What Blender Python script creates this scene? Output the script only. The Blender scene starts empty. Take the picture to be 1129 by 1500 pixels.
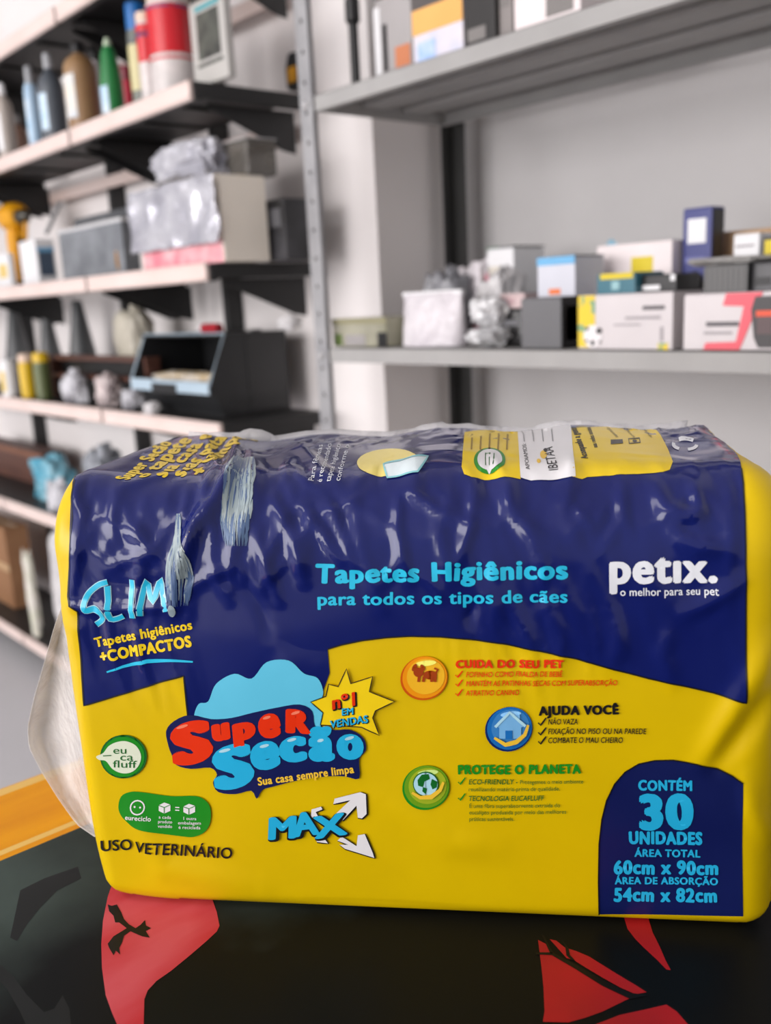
import bpy, bmesh, math, random
import numpy as np
from mathutils import Vector, Matrix, noise
from mathutils.bvhtree import BVHTree
random.seed(7)
SC = bpy.context.scene
COL = SC.collection
PI = math.pi

# ------------------------------------------------------------------ camera
FPX, PITCH, ROLL, YAW = 1356.4, .22516, .05024, .8585
CAM = np.array([0., 0., 1.095])
_h = np.array([-math.sin(YAW), math.cos(YAW), 0]); _up = np.array([0, 0, 1.])
FW = _h*math.cos(PITCH)-_up*math.sin(PITCH)
_r0 = np.cross(FW, _up); _r0 /= np.linalg.norm(_r0); _u0 = np.cross(_r0, FW)
RT = _r0*math.cos(ROLL)-_u0*math.sin(ROLL)
UP = _r0*math.sin(ROLL)+_u0*math.cos(ROLL)
cam = bpy.data.cameras.new('camera'); camo = bpy.data.objects.new('camera', cam); COL.objects.link(camo)
camo.matrix_world = Matrix(((RT[0], UP[0], -FW[0], CAM[0]), (RT[1], UP[1], -FW[1], CAM[1]), (RT[2], UP[2], -FW[2], CAM[2]), (0, 0, 0, 1)))
cam.sensor_fit = 'VERTICAL'; cam.sensor_height = 36; cam.lens = FPX/1500*36
cam.clip_start = .02
cam.dof.use_dof = True; cam.dof.focus_distance = .525; cam.dof.aperture_fstop = 6.0; cam.dof.aperture_blades = 0
SC.camera = camo
# ------------------------------------------------------------------ light
w = bpy.data.worlds.new('daylight'); SC.world = w; w.use_nodes = True
w.node_tree.nodes['Background'].inputs[0].default_value = (.93, .90, .92, 1)
w.node_tree.nodes['Background'].inputs[1].default_value = .55


def area(name, loc, to, sx, sy, power, col):
    l = bpy.data.lights.new(name, 'AREA'); l.shape = 'RECTANGLE'; l.size = sx; l.size_y = sy; l.energy = power; l.color = col
    o = bpy.data.objects.new(name, l); COL.objects.link(o); o.location = loc
    o.rotation_euler = (Vector(to)-Vector(loc)).to_track_quat('-Z', 'Y').to_euler()
    return o


area('shop_window_daylight', (-1.7, -4.6, 1.9), (-1.4, 1.2, 1.1), 5.2, 2.6, 330, (1, .96, .955))
area('overhead_fill', (-.9, -1.2, 2.8), (-.9, -.9, .8), 1.2, .5, 10, (1, .95, .96))  # weak fill light added overhead; no lamp is known there
SC.view_settings.view_transform = 'Standard'; SC.view_settings.look = 'None'
SC.view_settings.gamma = 1; SC.view_settings.exposure = 0.0; SC.view_settings.use_curve_mapping = False


# ------------------------------------------------------------------ pixel -> place
def ray(x, y): return FW+RT*(x-564.5)/FPX-UP*(y-750)/FPX
def onz(x, y, z): d = ray(x, y); return CAM+d*((z-CAM[2])/d[2])
def ony(x, y, Y): d = ray(x, y); return CAM+d*((Y-CAM[1])/d[1])
def onx(x, y, X): d = ray(x, y); return CAM+d*((X-CAM[0])/d[0])
def depth(P): return float((np.asarray(P)-CAM)@FW)


# ------------------------------------------------------------------ materials
def lin(c): return tuple(((v/255)/12.92 if v/255 <= .04045 else ((v/255+.055)/1.055)**2.4) for v in c)


MATS = {}
def mat(name, rgb, rough=.5, metal=0., spec=.5, rgb2=None, nscale=8., bump=0., bscale=40., coat=0., trans=0., alpha=1., stretch=(1, 1, 1), ramp=(.35, .65), detail=4., transmission=0.):
    if name in MATS: return MATS[name]
    m = bpy.data.materials.new(name); m.use_nodes = True; nt = m.node_tree
    b = nt.nodes['Principled BSDF']
    b.inputs['Base Color'].default_value = (*lin(rgb), 1); b.inputs['Roughness'].default_value = rough
    b.inputs['Metallic'].default_value = metal; b.inputs['Specular IOR Level'].default_value = spec
    b.inputs['Coat Weight'].default_value = coat; b.inputs['Alpha'].default_value = alpha
    b.inputs['Transmission Weight'].default_value = transmission
    tc = nt.nodes.new('ShaderNodeTexCoord'); mp = nt.nodes.new('ShaderNodeMapping'); mp.inputs['Scale'].default_value = stretch
    nt.links.new(tc.outputs['Object'], mp.inputs['Vector'])
    n = nt.nodes.new('ShaderNodeTexNoise'); n.inputs['Scale'].default_value = nscale; n.inputs['Detail'].default_value = detail
    nt.links.new(mp.outputs[0], n.inputs['Vector'])
    cr = nt.nodes.new('ShaderNodeValToRGB'); e = cr.color_ramp.elements
    c2 = rgb2 if rgb2 else tuple(max(0, v-7) for v in rgb)
    e[0].position, e[1].position = ramp
    e[0].color = (*lin(rgb), 1); e[1].color = (*lin(c2), 1)
    nt.links.new(n.outputs['Fac'], cr.inputs[0]); nt.links.new(cr.outputs[0], b.inputs['Base Color'])
    if bump:
        n2 = nt.nodes.new('ShaderNodeTexNoise'); n2.inputs['Scale'].default_value = bscale; n2.inputs['Detail'].default_value = 3
        nt.links.new(mp.outputs[0], n2.inputs['Vector'])
        bp = nt.nodes.new('ShaderNodeBump'); bp.inputs['Strength'].default_value = bump; bp.inputs['Distance'].default_value = .01
        nt.links.new(n2.outputs['Fac'], bp.inputs['Height']); nt.links.new(bp.outputs[0], b.inputs['Normal'])
    MATS[name] = m
    return m


# crinkled printed film: the same crinkle on every ink of the pack
def film(name, rgb, crinkle=.0, rough=.3, rgb2=None, spec=.5):
    if name in MATS: return MATS[name]
    m = mat(name, rgb, rough=rough, spec=spec, rgb2=rgb2 or tuple(max(0, v-5) for v in rgb), nscale=20)
    nt = m.node_tree; b = nt.nodes['Principled BSDF']
    if crinkle:
        tc = nt.nodes.new('ShaderNodeTexCoord'); mp = nt.nodes.new('ShaderNodeMapping'); mp.inputs['Scale'].default_value = (1, 1, .35)
        mp.inputs['Rotation'].default_value = (0, .25, 0)
        nt.links.new(tc.outputs['Object'], mp.inputs[0])
        v = nt.nodes.new('ShaderNodeTexNoise'); v.noise_type = 'RIDGED_MULTIFRACTAL'; v.inputs['Scale'].default_value = 22; v.inputs['Detail'].default_value = 4
        v.inputs['Distortion'].default_value = .7
        nt.links.new(mp.outputs[0], v.inputs['Vector'])
        # wrinkles come and go in patches
        p = nt.nodes.new('ShaderNodeTexNoise'); p.inputs['Scale'].default_value = 9; nt.links.new(tc.outputs['Object'], p.inputs['Vector'])
        r = nt.nodes.new('ShaderNodeValToRGB'); r.color_ramp.elements[0].position = .42; r.color_ramp.elements[1].position = .68
        nt.links.new(p.outputs['Fac'], r.inputs[0])
        mu = nt.nodes.new('ShaderNodeMath'); mu.operation = 'MULTIPLY'; nt.links.new(v.outputs['Fac'], mu.inputs[0]); nt.links.new(r.outputs[0], mu.inputs[1])
        bp = nt.nodes.new('ShaderNodeBump'); bp.inputs['Strength'].default_value = crinkle; bp.inputs['Distance'].default_value = .006
        nt.links.new(mu.outputs[0], bp.inputs['Height']); nt.links.new(bp.outputs[0], b.inputs['Normal'])
    return m


def clear(name, rgb, amount, rough=.2, bump=.6):
    """thin see-through plastic: part film, part what lies behind"""
    if name in MATS: return MATS[name]
    m = mat(name, rgb, rough=rough, bump=bump, bscale=60, nscale=14, rgb2=tuple(max(0, v-30) for v in rgb)); nt = m.node_tree
    b = nt.nodes['Principled BSDF']; out = nt.nodes['Material Output']
    t = nt.nodes.new('ShaderNodeBsdfTransparent'); mx = nt.nodes.new('ShaderNodeMixShader'); mx.inputs[0].default_value = amount
    nt.links.new(t.outputs[0], mx.inputs[1]); nt.links.new(b.outputs[0], mx.inputs[2]); nt.links.new(mx.outputs[0], out.inputs['Surface'])
    return m


# ------------------------------------------------------------------ mesh helpers
def link(name, bm, m, parent=None, smooth=False, loc=None):
    me = bpy.data.meshes.new(name)
    bmesh.ops.recalc_face_normals(bm, faces=bm.faces)
    bm.to_mesh(me); bm.free()
    for k in (m if isinstance(m, (list, tuple)) else [m]): me.materials.append(k)
    if smooth:
        for p in me.polygons: p.use_smooth = True
        if smooth != 'all': me.set_sharp_from_angle(angle=math.radians(35))
    o = bpy.data.objects.new(name, me); COL.objects.link(o)
    if smooth is True and len(me.vertices) < 1500: md = o.modifiers.new('weighted', 'WEIGHTED_NORMAL'); md.keep_sharp = True
    if parent: o.parent = parent
    if loc is not None: o.location = loc
    return o


def empty(name, loc, rz=0, label=None, cat=None, group=None):
    o = bpy.data.objects.new(name, None); COL.objects.link(o); o.location = loc; o.rotation_euler = (0, 0, rz)
    o.empty_display_size = .02
    if label: tag(o, label, cat, group)
    return o


def tag(o, label, cat, group=None):
    o['label'] = label; o['category'] = cat
    if group: o['group'] = group
    return o


def struct(o): o['kind'] = 'structure'; return o


def add_box(bm, x0, x1, y0, y1, z0, z1, bev=0., mi=0, rot=None):
    vs = [bm.verts.new((x, y, z)) for z in (z0, z1) for y in (y0, y1) for x in (x0, x1)]
    fs = [bm.faces.new([vs[i] for i in q]) for q in ((0, 2, 3, 1), (4, 5, 7, 6), (0, 1, 5, 4), (2, 6, 7, 3), (0, 4, 6, 2), (1, 3, 7, 5))]
    for f in fs: f.material_index = mi
    if rot:
        bmesh.ops.transform(bm, matrix=rot, verts=vs)
    if bev:
        es = list({e for f in fs for e in f.edges})
        bmesh.ops.bevel(bm, geom=es, offset=bev, segments=2, affect='EDGES', profile=.5)
    return vs


def box(name, x0, x1, y0, y1, z0, z1, m, parent=None, bev=.002, rot=None):
    bm = bmesh.new(); add_box(bm, x0, x1, y0, y1, z0, z1, bev, 0, rot)
    return link(name, bm, m, parent, smooth=bool(bev))


def lathe(name, prof, m, parent=None, seg=24, cx=0, cy=0, axis=None, arc=None):
    """prof: (radius, z) from bottom to top"""
    bm = bmesh.new(); rings = []
    if arc:
        A_ = [math.radians(arc[0]+(arc[1]-arc[0])*k/seg) for k in range(seg+1)]
        R_ = [[bm.verts.new((r*math.cos(t), r*math.sin(t), z)) for t in A_] for r, z in prof]
        for a, b in zip(R_, R_[1:]):
            for k in range(seg): bm.faces.new((a[k], a[k+1], b[k+1], b[k]))
        return link(name, bm, m, parent, smooth=True)
    for r, z in prof:
        if r < 1e-6: rings.append([bm.verts.new((cx, cy, z))])
        else: rings.append([bm.verts.new((cx+r*math.cos(2*PI*k/seg), cy+r*math.sin(2*PI*k/seg), z)) for k in range(seg)])
    for a, b in zip(rings, rings[1:]):
        for k in range(seg):
            l = (k+1) % seg
            if len(a) == 1 and len(b) == 1: continue
            if len(a) == 1: bm.faces.new((a[0], b[k], b[l]))
            elif len(b) == 1: bm.faces.new((a[k], a[l], b[0]))
            else: bm.faces.new((a[k], a[l], b[l], b[k]))
    for r, flip in ((rings[0], 1), (rings[-1], 0)):
        if len(r) > 1: bm.faces.new(r[::-1] if flip else r)
    if axis is not None: bmesh.ops.transform(bm, matrix=axis, verts=bm.verts)
    return link(name, bm, m, parent, smooth=True)


def tube(name, pts, r, m, parent=None, seg=8):
    bm = bmesh.new(); rings = []
    pts = [Vector(p) for p in pts]
    for i, p in enumerate(pts):
        d = (pts[min(i+1, len(pts)-1)]-pts[max(i-1, 0)]).normalized()
        a = d.orthogonal().normalized(); b = d.cross(a)
        if i and (a-pa).length > (-(a)-pa).length: pass
        if i: a = (pa-d*pa.dot(d)).normalized(); b = d.cross(a)
        pa = a
        rings.append([bm.verts.new(p+(a*math.cos(2*PI*k/seg)+b*math.sin(2*PI*k/seg))*r) for k in range(seg)])
    for x, y in zip(rings, rings[1:]):
        for k in range(seg): bm.faces.new((x[k], x[(k+1) % seg], y[(k+1) % seg], y[k]))
    bm.faces.new(rings[0][::-1]); bm.faces.new(rings[-1])
    return link(name, bm, m, parent, smooth=True)


def prism(name, pts, t0, t1, m, parent=None, plane='xz', bev=0.):
    """polygon in a plane pushed through thickness t0..t1 on the third axis"""
    bm = bmesh.new()
    def P(a, b, t): return {'xz': (a, t, b), 'xy': (a, b, t), 'yz': (t, a, b)}[plane]
    A = [bm.verts.new(P(a, b, t0)) for a, b in pts]; B = [bm.verts.new(P(a, b, t1)) for a, b in pts]
    fs = [bm.faces.new(A), bm.faces.new(B[::-1])]
    for k in range(len(pts)):
        l = (k+1) % len(pts); bm.faces.new((A[k], B[k], B[l], A[l]))
    if bev: bmesh.ops.bevel(bm, geom=list(bm.edges), offset=bev, segments=2, affect='EDGES')
    bm.normal_update()
    bmesh.ops.triangulate(bm, faces=[f for f in bm.faces if len(f.verts) > 4])
    return link(name, bm, m, parent, smooth=bool(bev))


def crumple(name, sx, sy, sz, m, parent=None, seed=0, amp=.16, sub=4, square=.5, cz=None, flat=True):
    """a crumpled bag: squarish blob with sharp creases, resting on z=0; sx.. are full sizes"""
    bm = bmesh.new(); bmesh.ops.create_icosphere(bm, subdivisions=sub, radius=1)
    off = Vector((seed*7.3, seed*3.1, seed*1.7))
    for v in bm.verts:
        d = v.co.normalized()
        q = max(abs(d.x), abs(d.y), abs(d.z)); c = d.lerp(d/q, square); c = c+Vector((.22*noise.noise(off+d*.9), .22*noise.noise(off*2+d*.9), .3*noise.noise(off*3+d*1.1)))
        rdg = 0
        for k, fq in enumerate((1.4, 3.0, 6.2)):
            rdg += (1-2*abs(noise.noise(d*fq+off*(k+1))))*(.55**k)
        c = c*(1+amp*(rdg-.7))
        v.co = Vector((c.x*sx/2, c.y*sy/2, c.z*sz/2))
    for ax, s in ((0, sx), (1, sy), (2, sz)):
        lo = min(v.co[ax] for v in bm.verts); hi = max(v.co[ax] for v in bm.verts)
        for v in bm.verts: v.co[ax] = (v.co[ax]-lo)/(hi-lo)*s-(0 if ax == 2 else s/2)
    if flat:
        for v in bm.verts:
            if v.co.z < sz*.12: v.co.z *= .25
        lo = min(v.co.z for v in bm.verts)
        for v in bm.verts: v.co.z -= lo
    return link(name, bm, m, parent, smooth=True)


# ------------------------------------------------------------------ setting
wall_m = mat('wall_paint_lit', (238, 233, 232), rough=.9, rgb2=(232, 227, 226), nscale=2.5, bump=.05, bscale=90)  # same paint as the recess, lightened so the pillar wall looks better lit
floor_m = mat('floor_grey', (196, 195, 199), rough=.6, spec=.3, rgb2=(194, 194, 197), nscale=3, bump=.02)
WY, WX, RY = 1.25, -1.43, 1.50
struct(box('floor', -5.5, 1.5, -4.5, RY+.1, -.06, 0, floor_m, bev=0))
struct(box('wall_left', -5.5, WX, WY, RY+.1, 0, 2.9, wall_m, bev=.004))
struct(box('wall_back', WX, 1.5, RY, RY+.1, 0, 2.9, mat('wall_paint_shaded', (196, 194, 194), rough=.9, rgb2=(188, 186, 186), nscale=2.5, bump=.05, bscale=90), bev=0))  # same wall paint in a greyer copy: the recess shade is in the colour
struct(box('ceiling', -5.5, 1.5, -4.5, RY+.1, 2.9, 2.96, mat('ceiling_paint', (225, 224, 222), rough=.9), bev=0))

# ------------------------------------------------------------------ table and mat
TZ = .75
tab_m = mat('varnished_yellow_wood', (236, 164, 0), rough=.35, spec=.12, rgb2=(220, 144, 0), nscale=5, stretch=(6, 1, 6), coat=.0)
TX0, TX1, TY0, TY1 = -.69, .62, -.38, .62
table = empty('table', (0, 0, 0), 0, 'yellow varnished table under the dark printed mat, holding the pet pad pack', 'table')
bm = bmesh.new(); add_box(bm, TX0, TX1, TY0, TY1, TZ-.034, TZ-.0022, .008); link('table_top', bm, tab_m, table, smooth=True)
edge_m = mat('pale_edge_band', (232, 190, 95), rough=.3)
bm = bmesh.new(); add_box(bm, TX0+.008, TX0+.018, TY0+.01, TY1-.01, TZ-.0026, TZ-.0021, .0001); add_box(bm, -.598, -.592, TY0+.01, TY1-.01, TZ-.0026, TZ-.0021, .0001)
link('edge_band', bm, edge_m, table, smooth=True)
for sx in (TX0+.05, TX1-.11):
    for sy in (TY0+.05, TY1-.11): box('leg', sx, sx+.06, sy, sy+.06, 0, TZ-.033, tab_m, table, .004)
bm = bmesh.new()
add_box(bm, TX0+.08, TX1-.08, TY0+.07, TY0+.09, TZ-.12, TZ-.034, .002); add_box(bm, TX0+.08, TX1-.08, TY1-.09, TY1-.07, TZ-.12, TZ-.034, .002)
link('apron', bm, tab_m, table, smooth=True)

MX0 = -.583
mat_m = mat('mat_print_dark', (13, 15, 17), rough=.42, spec=.1, rgb2=(64, 76, 73), nscale=5.2, ramp=(.46, .74), detail=5)
# the printed smoke thickens towards the mat's left end
nt = mat_m.node_tree; tc = [n for n in nt.nodes if n.type == 'TEX_COORD'][0]
no = [n for n in nt.nodes if n.type == 'TEX_NOISE'][0]; crn = [n for n in nt.nodes if n.type == 'VALTORGB'][0]
sx_ = nt.nodes.new('ShaderNodeSeparateXYZ'); nt.links.new(tc.outputs['Object'], sx_.inputs[0])
mr = nt.nodes.new('ShaderNodeMapRange'); mr.inputs['From Min'].default_value = -.60; mr.inputs['From Max'].default_value = -.36
mr.inputs['To Min'].default_value = .16; mr.inputs['To Max'].default_value = -.16; nt.links.new(sx_.outputs[0], mr.inputs[0])
ad = nt.nodes.new('ShaderNodeMath'); ad.operation = 'ADD'; nt.links.new(no.outputs['Fac'], ad.inputs[0]); nt.links.new(mr.outputs[0], ad.inputs[1])
nt.links.new(ad.outputs[0], crn.inputs[0])
desk_mat = empty('desk_mat', (0, 0, 0), 0, 'dark grey printed mat with red moon and black branches on the yellow table', 'mat')
box('mat_sheet', MX0, TX1-.02, TY0+.015, TY1-.03, TZ-.0020, TZ, mat_m, desk_mat, .0008)
red_m = mat('mat_print_red', (192, 44, 54), rough=.42, spec=.15, rgb2=(208, 84, 94), nscale=16, ramp=(.42, .6), stretch=(1, .4, 1))
red2_m = mat('mat_print_deep_red', (170, 30, 36), rough=.42, spec=.15, rgb2=(104, 30, 32), nscale=7, ramp=(.45, .75))
ink_m = mat('mat_print_black', (20, 19, 21), rough=.42, spec=.18)


def flat_print(name, polys, m, dz):
    bm = bmesh.new()
    for pts in polys:
        vs = [bm.verts.new(onz(x, y, TZ+dz)) for x, y in pts]
        f = bm.faces.new(vs)
    bm.normal_update()
    bmesh.ops.triangulate(bm, faces=bm.faces)
    bmesh.ops.recalc_face_normals(bm, faces=bm.faces)
    for f in bm.faces:
        if f.normal.z < 0: f.normal_flip()
    me = bpy.data.meshes.new(name); bm.to_mesh(me); bm.free(); me.materials.append(m)
    o = bpy.data.objects.new(name, me); COL.objects.link(o); o.parent = desk_mat
    return o


def z7(l): return [(x*.496, 1180+y*.496) for x, y in l]
def z8(l): return [(560+x*.504, 1280+y*.504) for x, y in l]


flat_print('printed_moon', [z7([(345, 190), (318, 270), (304, 340), (299, 410), (301, 480), (312, 560), (330, 610), (345, 645), (360, 700), (430, 700), (424, 645), (426, 572), (436, 546), (462, 518), (505, 488), (560, 443), (610, 400), (640, 372), (648, 355), (640, 315), (628, 280), (600, 190)])], red_m, .0002)
flat_print('printed_moon', [z8([(452, 192), (478, 205), (500, 232), (545, 262), (590, 292), (640, 322), (690, 345), (722, 360), (640, 400), (590, 418), (540, 432), (466, 430), (471, 400), (468, 330), (462, 270)]),
                            z8([(486, 190), (505, 194), (530, 214), (562, 224), (600, 240), (680, 290), (740, 326), (768, 344), (735, 350), (690, 330), (640, 302), (590, 272), (555, 250), (535, 245)]),
                            z8([(620, 437), (690, 410), (760, 395), (825, 380), (855, 400), (890, 440), (900, 480), (600, 480)]),
                            z8([(700, 120), (770, 120), (785, 170), (806, 212), (822, 250), (838, 280), (825, 278), (800, 252), (760, 215), (735, 190), (712, 160)])], red2_m, .0002)
flat_print('printed_bird', [z7([(318, 292), (330, 296), (345, 292), (358, 315), (366, 335), (380, 350), (400, 362), (415, 352), (428, 338), (431, 354), (446, 362), (430, 370), (442, 390), (420, 386), (405, 380), (385, 371), (366, 384), (360, 405), (352, 420), (355, 440), (342, 428), (335, 442), (322, 420), (318, 408), (335, 386), (358, 372), (374, 362), (352, 345), (340, 345), (335, 325), (322, 312)])], ink_m, .0004)
flat_print('printed_branch', [z8([(446, 228), (494, 228), (560, 262), (640, 308), (720, 346), (770, 352), (720, 364), (640, 326), (560, 276), (492, 236), (446, 234)]), z8([(462, 176), (470, 180), (486, 212), (498, 230), (488, 232)]), z8([(520, 190), (540, 214), (545, 236), (560, 252), (548, 250), (534, 236), (532, 216)])], ink_m, .0004)
smoke_m = mat('mat_print_smoke', (26, 29, 30), rough=.42, spec=.18)
flat_print('printed_silhouette', [z7([(0, 470), (40, 505), (80, 560), (130, 610), (160, 600), (185, 560), (205, 600), (215, 700), (100, 700), (60, 610), (20, 540), (0, 520)]),
                              z7([(60, 250), (130, 215), (230, 180), (240, 215), (170, 250), (120, 300), (80, 350), (50, 400), (30, 390), (45, 320)])], smoke_m, .0001)  # dark tree silhouettes belonging to the mat's print

# ------------------------------------------------------------------ the pack
BO = onz(165, 1310, TZ)-np.array([-.655, .756, 0])*.0085; _br = onz(1100, 1350, TZ)
BN = (_br-onz(165, 1310, TZ)); BN /= np.linalg.norm(BN); BM = np.array([-BN[1], BN[0], 0])
BRZ = math.atan2(BN[1], BN[0])
BU0, BU1, BD, BH = -.008, .384, .205, .252
pack = empty('pet_pad_pack', BO, BRZ, 'large yellow and navy plastic pack of thirty pet training pads lying on the mat', 'package')


def to_local(P): d = P-BO; return np.stack([d@BN, d@BM, d[..., 2]], -1)
CAML = to_local(CAM)
def ray_local(x, y): d = ray(x, y); return np.array([d@BN, d@BM, d[2]])


def profile():
    P = []
    def line(a, b, st):
        n = max(1, int(math.dist(a, b)/st))
        for k in range(n): P.append((a[0]+(b[0]-a[0])*k/n, a[1]+(b[1]-a[1])*k/n))
    def arc(c, r, a0, a1, st):
        n = max(3, int(abs(a1-a0)*r/st))
        for k in range(n):
            t = a0+(a1-a0)*k/n; P.append((c[0]+r*math.cos(t), c[1]+r*math.sin(t)))
    f, t, q = .011, .042, .03
    line((BD/2, 0), (f, 0), .006); arc((f, f), f, -PI/2, -PI, .002); line((0, f), (0, BH-t), .002)
    arc((t, BH-t), t, PI, PI/2, .002); line((t, BH), (BD-q, BH), .0025); arc((BD-q, BH-q), q, PI/2, 0, .004)
    line((BD, BH-q), (BD, f), .008); arc((BD-f, f), f, 0, -PI/2, .005); line((BD-f, 0), (BD/2, 0), .006)
    return np.array(P)


PR = profile(); NJ = len(PR)
d = np.roll(PR, -1, 0)-np.roll(PR, 1, 0); PN = np.stack([-d[:, 1], d[:, 0]], 1); PN /= np.linalg.norm(PN, axis=1)[:, None]
if (PN[:, 0]*(BD/2-PR[:, 0])+PN[:, 1]*(BH/2-PR[:, 1])).sum() > 0: PN = -PN
PS = np.concatenate([[0], np.cumsum(np.linalg.norm(np.diff(PR, axis=0), axis=1))])
rl, rr = .013, .020
rings = []
for k in range(6): th = PI/2*(1-k/6); rings.append((BU0+rl-rl*math.sin(th), rl*(1-math.cos(th)), BU0+rl-rl*th))
nu = int((BU1-rr-BU0-rl)/.002)
for k in range(nu+1): u = BU0+rl+(BU1-rr-BU0-rl)*k/nu; rings.append((u, 0, u))
for k in range(1, 9): th = PI/2*k/8; rings.append((BU1-rr+rr*math.sin(th), rr*(1-math.cos(th)), BU1-rr+rr*th))
rings = np.array(rings); NI = len(rings); US = rings[:, 2]
S0 = np.zeros((NI, NJ, 3))
for i, (x, ins, _) in enumerate(rings):
    S0[i, :, 0] = x; S0[i, :, 1] = PR[:, 0]-PN[:, 0]*ins; S0[i, :, 2] = PR[:, 1]-PN[:, 1]*ins
# a soft pack: front and top belly out a little, the lower left corner is tucked up
cu = np.clip((S0[..., 0]-BU0)/(BU1-BU0), 0, 1); cz = np.clip(S0[..., 2]/BH, 0, 1); cy = np.clip(S0[..., 1]/BD, 0, 1)
S0[..., 1] -= .006*np.sin(PI*cu)*np.sin(PI*cz)*(1-cy)
S0[..., 2] += .003*np.sin(PI*cu)*np.sin(PI*cy)*cz+.007*cz*(1-cy)*(cy < .999)*np.exp(-((cu-.0)/.10)**2)
tuck = np.exp(-((S0[..., 0]-BU0)/.022)**1.5)*np.exp(-(S0[..., 2]/.03)**1.5)
S0[..., 0] += .005*tuck; S0[..., 2] += .005*tuck
# back edge of the top: puckered seam near the left, slight waves
S0[..., 2] += cz**8*.0025*np.sin(S0[..., 0]*70)*cy


def grid_normals(G):
    du = np.gradient(G, axis=0); ds = np.roll(G, -1, 1)-np.roll(G, 1, 1)
    n = np.cross(ds, du); n /= np.maximum(np.linalg.norm(n, axis=-1, keepdims=True), 1e-9)
    mid = n[NI//2, NJ//6]
    return n if n[NI//2, :, 1][np.argmin(G[NI//2, :, 1])] < 0 else -n


N0 = grid_normals(S0)


def grid_bvh(G):
    V = [tuple(v) for v in G.reshape(-1, 3)]; F = []; ID = []
    for i in range(NI-1):
        for j in range(NJ-1):
            a, b, c, e = i*NJ+j, (i+1)*NJ+j, (i+1)*NJ+j+1, i*NJ+j+1
            F += [(a, b, c), (a, c, e)]; ID += [(i, j, 0), (i, j, 1)]
    return BVHTree.FromPolygons(V, F), ID


BV, BID = grid_bvh(S0)
_cl = Vector(CAML)


def px_us(x, y):
    """pixel -> (u, s) on the smooth pack; past the silhouette the point slides down onto it"""
    for k in range(200):
        dr = Vector(ray_local(x, y)).normalized()
        h = BV.ray_cast(_cl, dr)
        if h[0] is not None: break
        x += np.sign(600-x)*(.5 if 110 < x < 1080 else 1); y += .7 if y < 1000 else -.7
    if h[0] is None: raise RuntimeError('off the pack %s %s' % (x, y))
    i, j, t = BID[h[2]]
    A = S0[i, j]; B_ = S0[i+1, j] if t == 0 else S0[i, j+1]
    p = np.array(h[0])
    # affine inside the cell
    eu = S0[i+1, j]-S0[i, j]; es = S0[i, j+1]-S0[i, j]
    M2 = np.array([[eu@eu, eu@es], [eu@es, es@es]]); rhs = np.array([(p-A)@eu, (p-A)@es])
    q = np.linalg.solve(M2+np.eye(2)*1e-14, rhs)
    return US[i]+q[0]*(US[i+1]-US[i]), PS[j]+q[1]*(PS[j+1]-PS[j])


# folds of the film: polyline in the photograph, height, half width
folds = [([(333, 628), (346, 660), (338, 700), (318, 740), (290, 775), (268, 815), (258, 860), (255, 895)], .0055, .006),
         ([(300, 640), (318, 690), (300, 740), (275, 790)], .003, .005), ([(360, 640), (372, 690), (372, 740), (352, 780), (330, 830)], .003, .007),
         ([(112, 700), (120, 760), (112, 830), (104, 885)], .0025, .005), ([(104, 886), (150, 893), (200, 890), (270, 885)], .002, .003),
         ([(375, 775), (392, 830), (410, 880)], .002, .004), ([(400, 730), (430, 790), (445, 850)], .003, .005), ([(445, 745), (470, 780), (500, 820)], .0025, .004),
         ([(480, 735), (500, 775), (520, 830)], .002, .004), ([(420, 760), (400, 800), (385, 860)], .002, .005), ([(585, 735), (582, 780), (600, 850)], .002, .002),
         ([(593, 720), (640, 750), (690, 775)], .0022, .004), ([(695, 715), (690, 770), (672, 820)], .002, .004), ([(740, 720), (755, 760), (800, 800)], .0025, .006),
         ([(960, 715), (975, 750), (1040, 765)], .003, .006), ([(1010, 705), (1025, 750), (990, 765)], .003, .004), ([(985, 780), (1020, 800), (1060, 802)], .003, .006),
         ([(1000, 900), (1040, 880), (1085, 850)], .002, .006), ([(980, 920), (970, 960), (985, 1000)], .0015, .006), ([(900, 900), (905, 950), (900, 975)], .0015, .006),
         ([(1128, 940), (1095, 1000), (1060, 1060), (1030, 1115)], .003, .009), ([(1128, 1010), (1100, 1060), (1050, 1120)], -.003, .008), ([(1125, 1230), (1100, 1190), (1092, 1140)], .002, .006),
         ([(170, 720), (230, 700), (300, 690)], .0015, .006), ([(430, 645), (470, 690), (500, 720)], .0015, .006), ([(560, 1170), (660, 1235), (720, 1240)], .0012, .012),
         ([(200, 1200), (240, 1270), (380, 1300)], .0015, .012), ([(150, 760), (215, 790), (245, 830)], .002, .006), ([(200, 900), (205, 850), (215, 800)], .0015, .005),
         ([(520, 740), (530, 800), (560, 890)], .0015, .006), ([(660, 850), (645, 780), (660, 730)], .0015, .006), ([(830, 800), (850, 760), (880, 740)], .0015, .008), ([(1060, 720), (1070, 800), (1065, 900)], .0012, .006)]
_rf = random.Random(11)
folds = [(pl, amp*1.05, max(.0026, wd*.72)) for pl, amp, wd in folds]
for k in range(85):
    x = _rf.uniform(120, 1080); y = _rf.uniform(690, 900); L_ = _rf.uniform(30, 95); an = PI/2+_rf.gauss(-.1 if x > 600 else .15, .5); bend = _rf.uniform(-.5, .5)
    if 440 < x < 1060 and 790 < y and _rf.random() < .6: continue
    pl = []
    for q_ in range(4):
        t_ = q_/3-.5; pl.append((x+math.cos(an+bend*t_)*L_*t_, min(930, max(672, y+math.sin(an+bend*t_)*L_*t_))))
    folds.append((pl, _rf.choice((1, 1, -1))*_rf.uniform(.0007, .0016), _rf.uniform(.0022, .0036)))
UU, SS = np.meshgrid(US, PS, indexing='ij')
disp = np.zeros((NI, NJ))
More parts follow.
